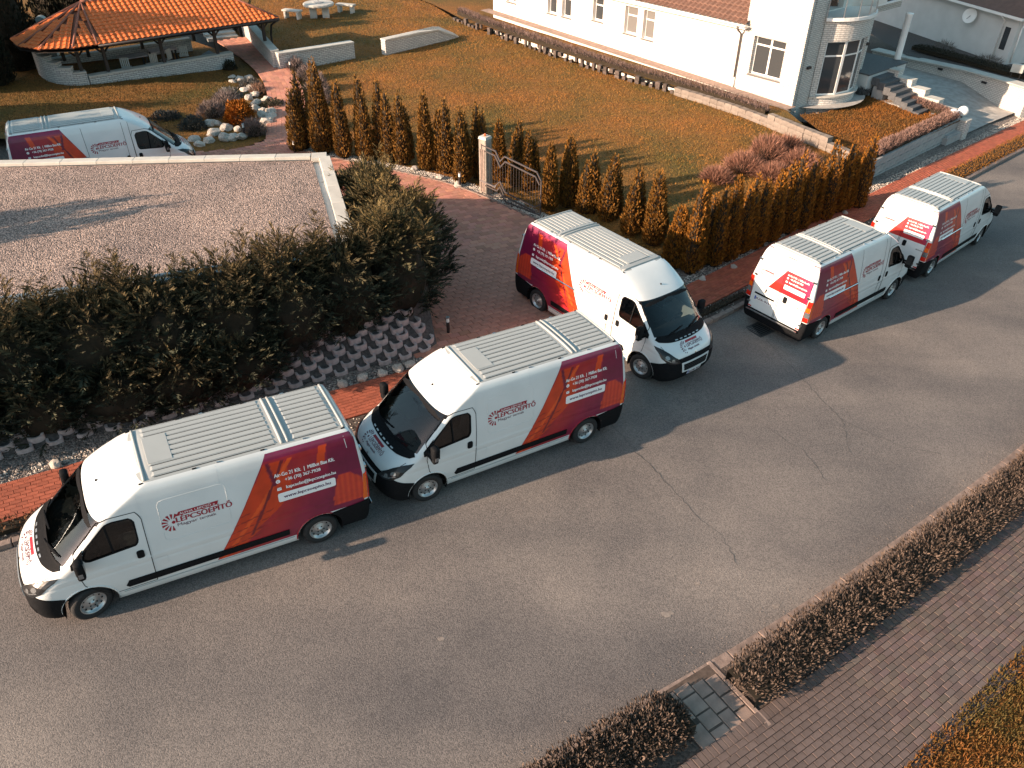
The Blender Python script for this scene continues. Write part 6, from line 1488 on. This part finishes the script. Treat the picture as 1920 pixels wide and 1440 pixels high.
mb = MB(); bar(mb, HN, 5.45, 6.65, -2.2, -1.1, .9, 5.1); bar(mb, HN, 5.45, 6.65, -1.1, -.3, .9, 3.1); bar(mb, HN, 5.45, 6.65, -.3, .3, .9, 1.5); mb.build('stringer', 'grey_block', stp)
cas = empty('cascade_wall'); tag(cas, 'white brick wall stepping down beside the front steps', 'brick wall')
for k in range(6):
    n0, zt = .55+.78*k, .86-.30*k
    mb = MB(); bar(mb, HN, 6.85, 7.35, -2.3, zt-.06, n0, n0+.765); link('brick_block', wall_uv(mb.mesh('brick_block')), 'white_brick', cas); mb = MB(); bar(mb, HN, 6.82, 7.38, zt-.058, zt, n0-.02, n0+.77); mb.build('cap', 'coping_stone', cas)
for k, (x, y, r_) in enumerate(((20.95, 38.45, .20), (21.55, 38.75, .24))):
    o = empty('globe_lamp', (x, y, gz(x, y)), 0); tag(o, ['smaller white globe lamp by the front steps', 'larger white globe lamp beside the cascade wall end'][k], 'globe lamp', 'globe lamps'); mb = MB(); mb.lathe([(.05, 0), (.05, .12)], 10); mb.build('base', 'dark_metal', o)
    bm = bmesh.new(); bmesh.ops.create_uvsphere(bm, u_segments=20, v_segments=12, radius=r_); me = bpy.data.meshes.new('globe'); bm.to_mesh(me); bm.free()
    for p_ in me.polygons: p_.use_smooth = True
    link('globe', me, 'globe_white', o, (0, 0, .10+r_))
def court_z(x, y): d = seg_d(x, y, [(20, 37.6), (22.3, 39.75), (30, 47)]); t = min(1, d/3.); return S(x, y, .09)*(1-t)-1.25*t
court = sheet('court', [(17.5, 43.5), (19.8, 40.5), (21.75, 38.62), (22.6, 39.4), (28.5, 45.1), (27.3, 42.0), (26.9, 43.0), (25.4, 47), (23.3, 50.3), (20, 50)] if False else [(17.5, 43.5), (19.8, 40.5), (21.75, 38.62), (24.3, 41.0), (26.9, 43.2), (25.4, 47), (23.3, 50.3), (20, 50)], court_z, .8, 'concrete'); tag(court, kind='structure')
cw_ = empty('court_wall'); tag(cw_, 'long low white brick wall across the court before the second house', 'brick wall')
CWL = [(22.2, 52.0), (23.4, 50.3), (25.5, 47.0), (26.4, 44.6), (26.95, 42.7)]
clad(CWL[::-1], .30, -2.3, lambda x, y: -.82+.42*min(1, max(0, (50.3-y)/7.6)), cw_, True, 'white_brick', .5)
for q in ((24.7, 48.0), (26.0, 45.4)): mb = MB(); mb.box((q[0]-.2, q[1]-.1, -.85), (.1, .28, .10), R(25)); mb.build('recessed_lamp', 'dark_metal', cw_)
bd = sheet('upper_bed', [(23.5, 50.4), (25.6, 47.1), (26.6, 44.7), (27.2, 43.2), (33, 47), (33, 62), (23, 60)], lambda x, y: -.72+.1*min(1, max(0, (50-y)/7)), 1., 'wet_soil'); tag(bd, kind='structure')
low_hedge('dark low hedge in the bed behind the court wall', [(24.4, 51.5), (26.2, 48.6), (27.4, 46.2), (28.4, 45.2)], .9, .3, 6000, (.05, .045, .03), (.02, .018, .014), zf=lambda x, y: -.68)
mbx = empty('meter_box', (27.2, 45.0, -.62), R(-40)); tag(mbx, 'beige utility meter box on thin legs beside the court wall', 'meter box'); mb = MB(); mb.box((0, 0, .62), (.60, .30, .42)); link('cabinet', bevel(mb.mesh('cabinet'), .01), 'coping_stone', mbx)
for s in (1, -1): mb = MB(); mb.box((s*.22, 0, .2), (.04, .04, .42)); mb.build('leg', 'dark_metal', mbx)
# second house
h2 = empty('second_house'); tag(h2, 'pale bungalow with satellite dish at the upper right corner', 'house')
K2 = Vector((28.38, 48.35)); D2 = (Vector((25.9, 56.3))-K2).normalized(); E2 = Vector((D2.y, -D2.x))
P2 = lambda a, d, z: Vector((*(K2+D2*a+E2*d), z)); P2s = lambda a, d, z: Vector((*(K2+E2*a+D2*d), z))
wall_open('wall', 'plaster_grey', h2, P2, 0, 14, -1.0, 1.80, [], .3); O2 = (.45, .85, .05, 1.25)
wall_open('wall', 'plaster_grey', h2, P2s, .302, 8, -1.0, 1.80, [], .3)
mb = MB(); bar(mb, P2, .42, .80, .0, 1.2, -.03, -.004); mb.build('narrow_window', 'house_glass', h2)
mb = MB(); bar(mb, P2, -.6, 14.5, 1.78, 1.92, -.55, -.50); bar(mb, P2, -.6, 14.5, 1.80, 1.84, -.5, .3); bar(mb, P2s, -.5, 9, 1.781, 1.92, -.6, -.55); mb.build('eave', 'window_frame', h2)
v = [P2(-.6, -.55, 1.93), P2(14.5, -.55, 1.93), P2(14.5, 4.5, 4.2), P2(3.5, 4.5, 4.2), P2(-.6, 9, 1.93)]; link('roof', mesh_from('roof', v, [(0, 1, 2, 3), (0, 3, 4)]), 'brown_tile', h2)
mb = MB(); mb.tube([P2(.9, -.52, 1.8), P2(.95, -.1, 1.5), P2(.95, -.1, -.6)], .045, 8); mb.build('downpipe', 'window_frame', h2, True); mb = MB(); mb.tube([P2(-.08, .25, 1.75), P2(-.08, .25, -.6)], .045, 8); mb.build('downpipe', 'window_frame', h2, True)
ds = P2(3.4, -.22, 1.25); dn = (-E2).to_3d()+Vector((-.1, -.5, .3)); mb = MB(); mb.lathe([(.02, 0), (.2, .02), (.36, .07), (.42, .11), (.41, .12), (.35, .08), (.2, .035), (.02, .012)], 22, caps=False)
o = mb.build('satellite_dish', 'window_frame', h2, True); o.location = ds; o.rotation_euler = dn.to_track_quat('Z', 'Y').to_euler()
mb = MB(); mb.tube([ds, ds+dn.normalized()*.35-Vector((0, 0, .2))], .015, 5); mb.tube([ds, P2(3.4, -.0, 1.15)], .025, 5); mb.build('dish_arm', 'dark_metal', h2)
for k, (x, y, r_, h) in enumerate(((26.0, 51.2, .6, .45), (27.3, 48.3, .7, .35))): bush('brush_pile', x, y, -.65, r_, h, 500, (.20, .17, .15), (.08, .07, .06), ['pile of cut branches left of the second house wall', 'pale pile of cut branches before the second house'][k], 'brush pile', (.15, .4), .012, .1, core=False)
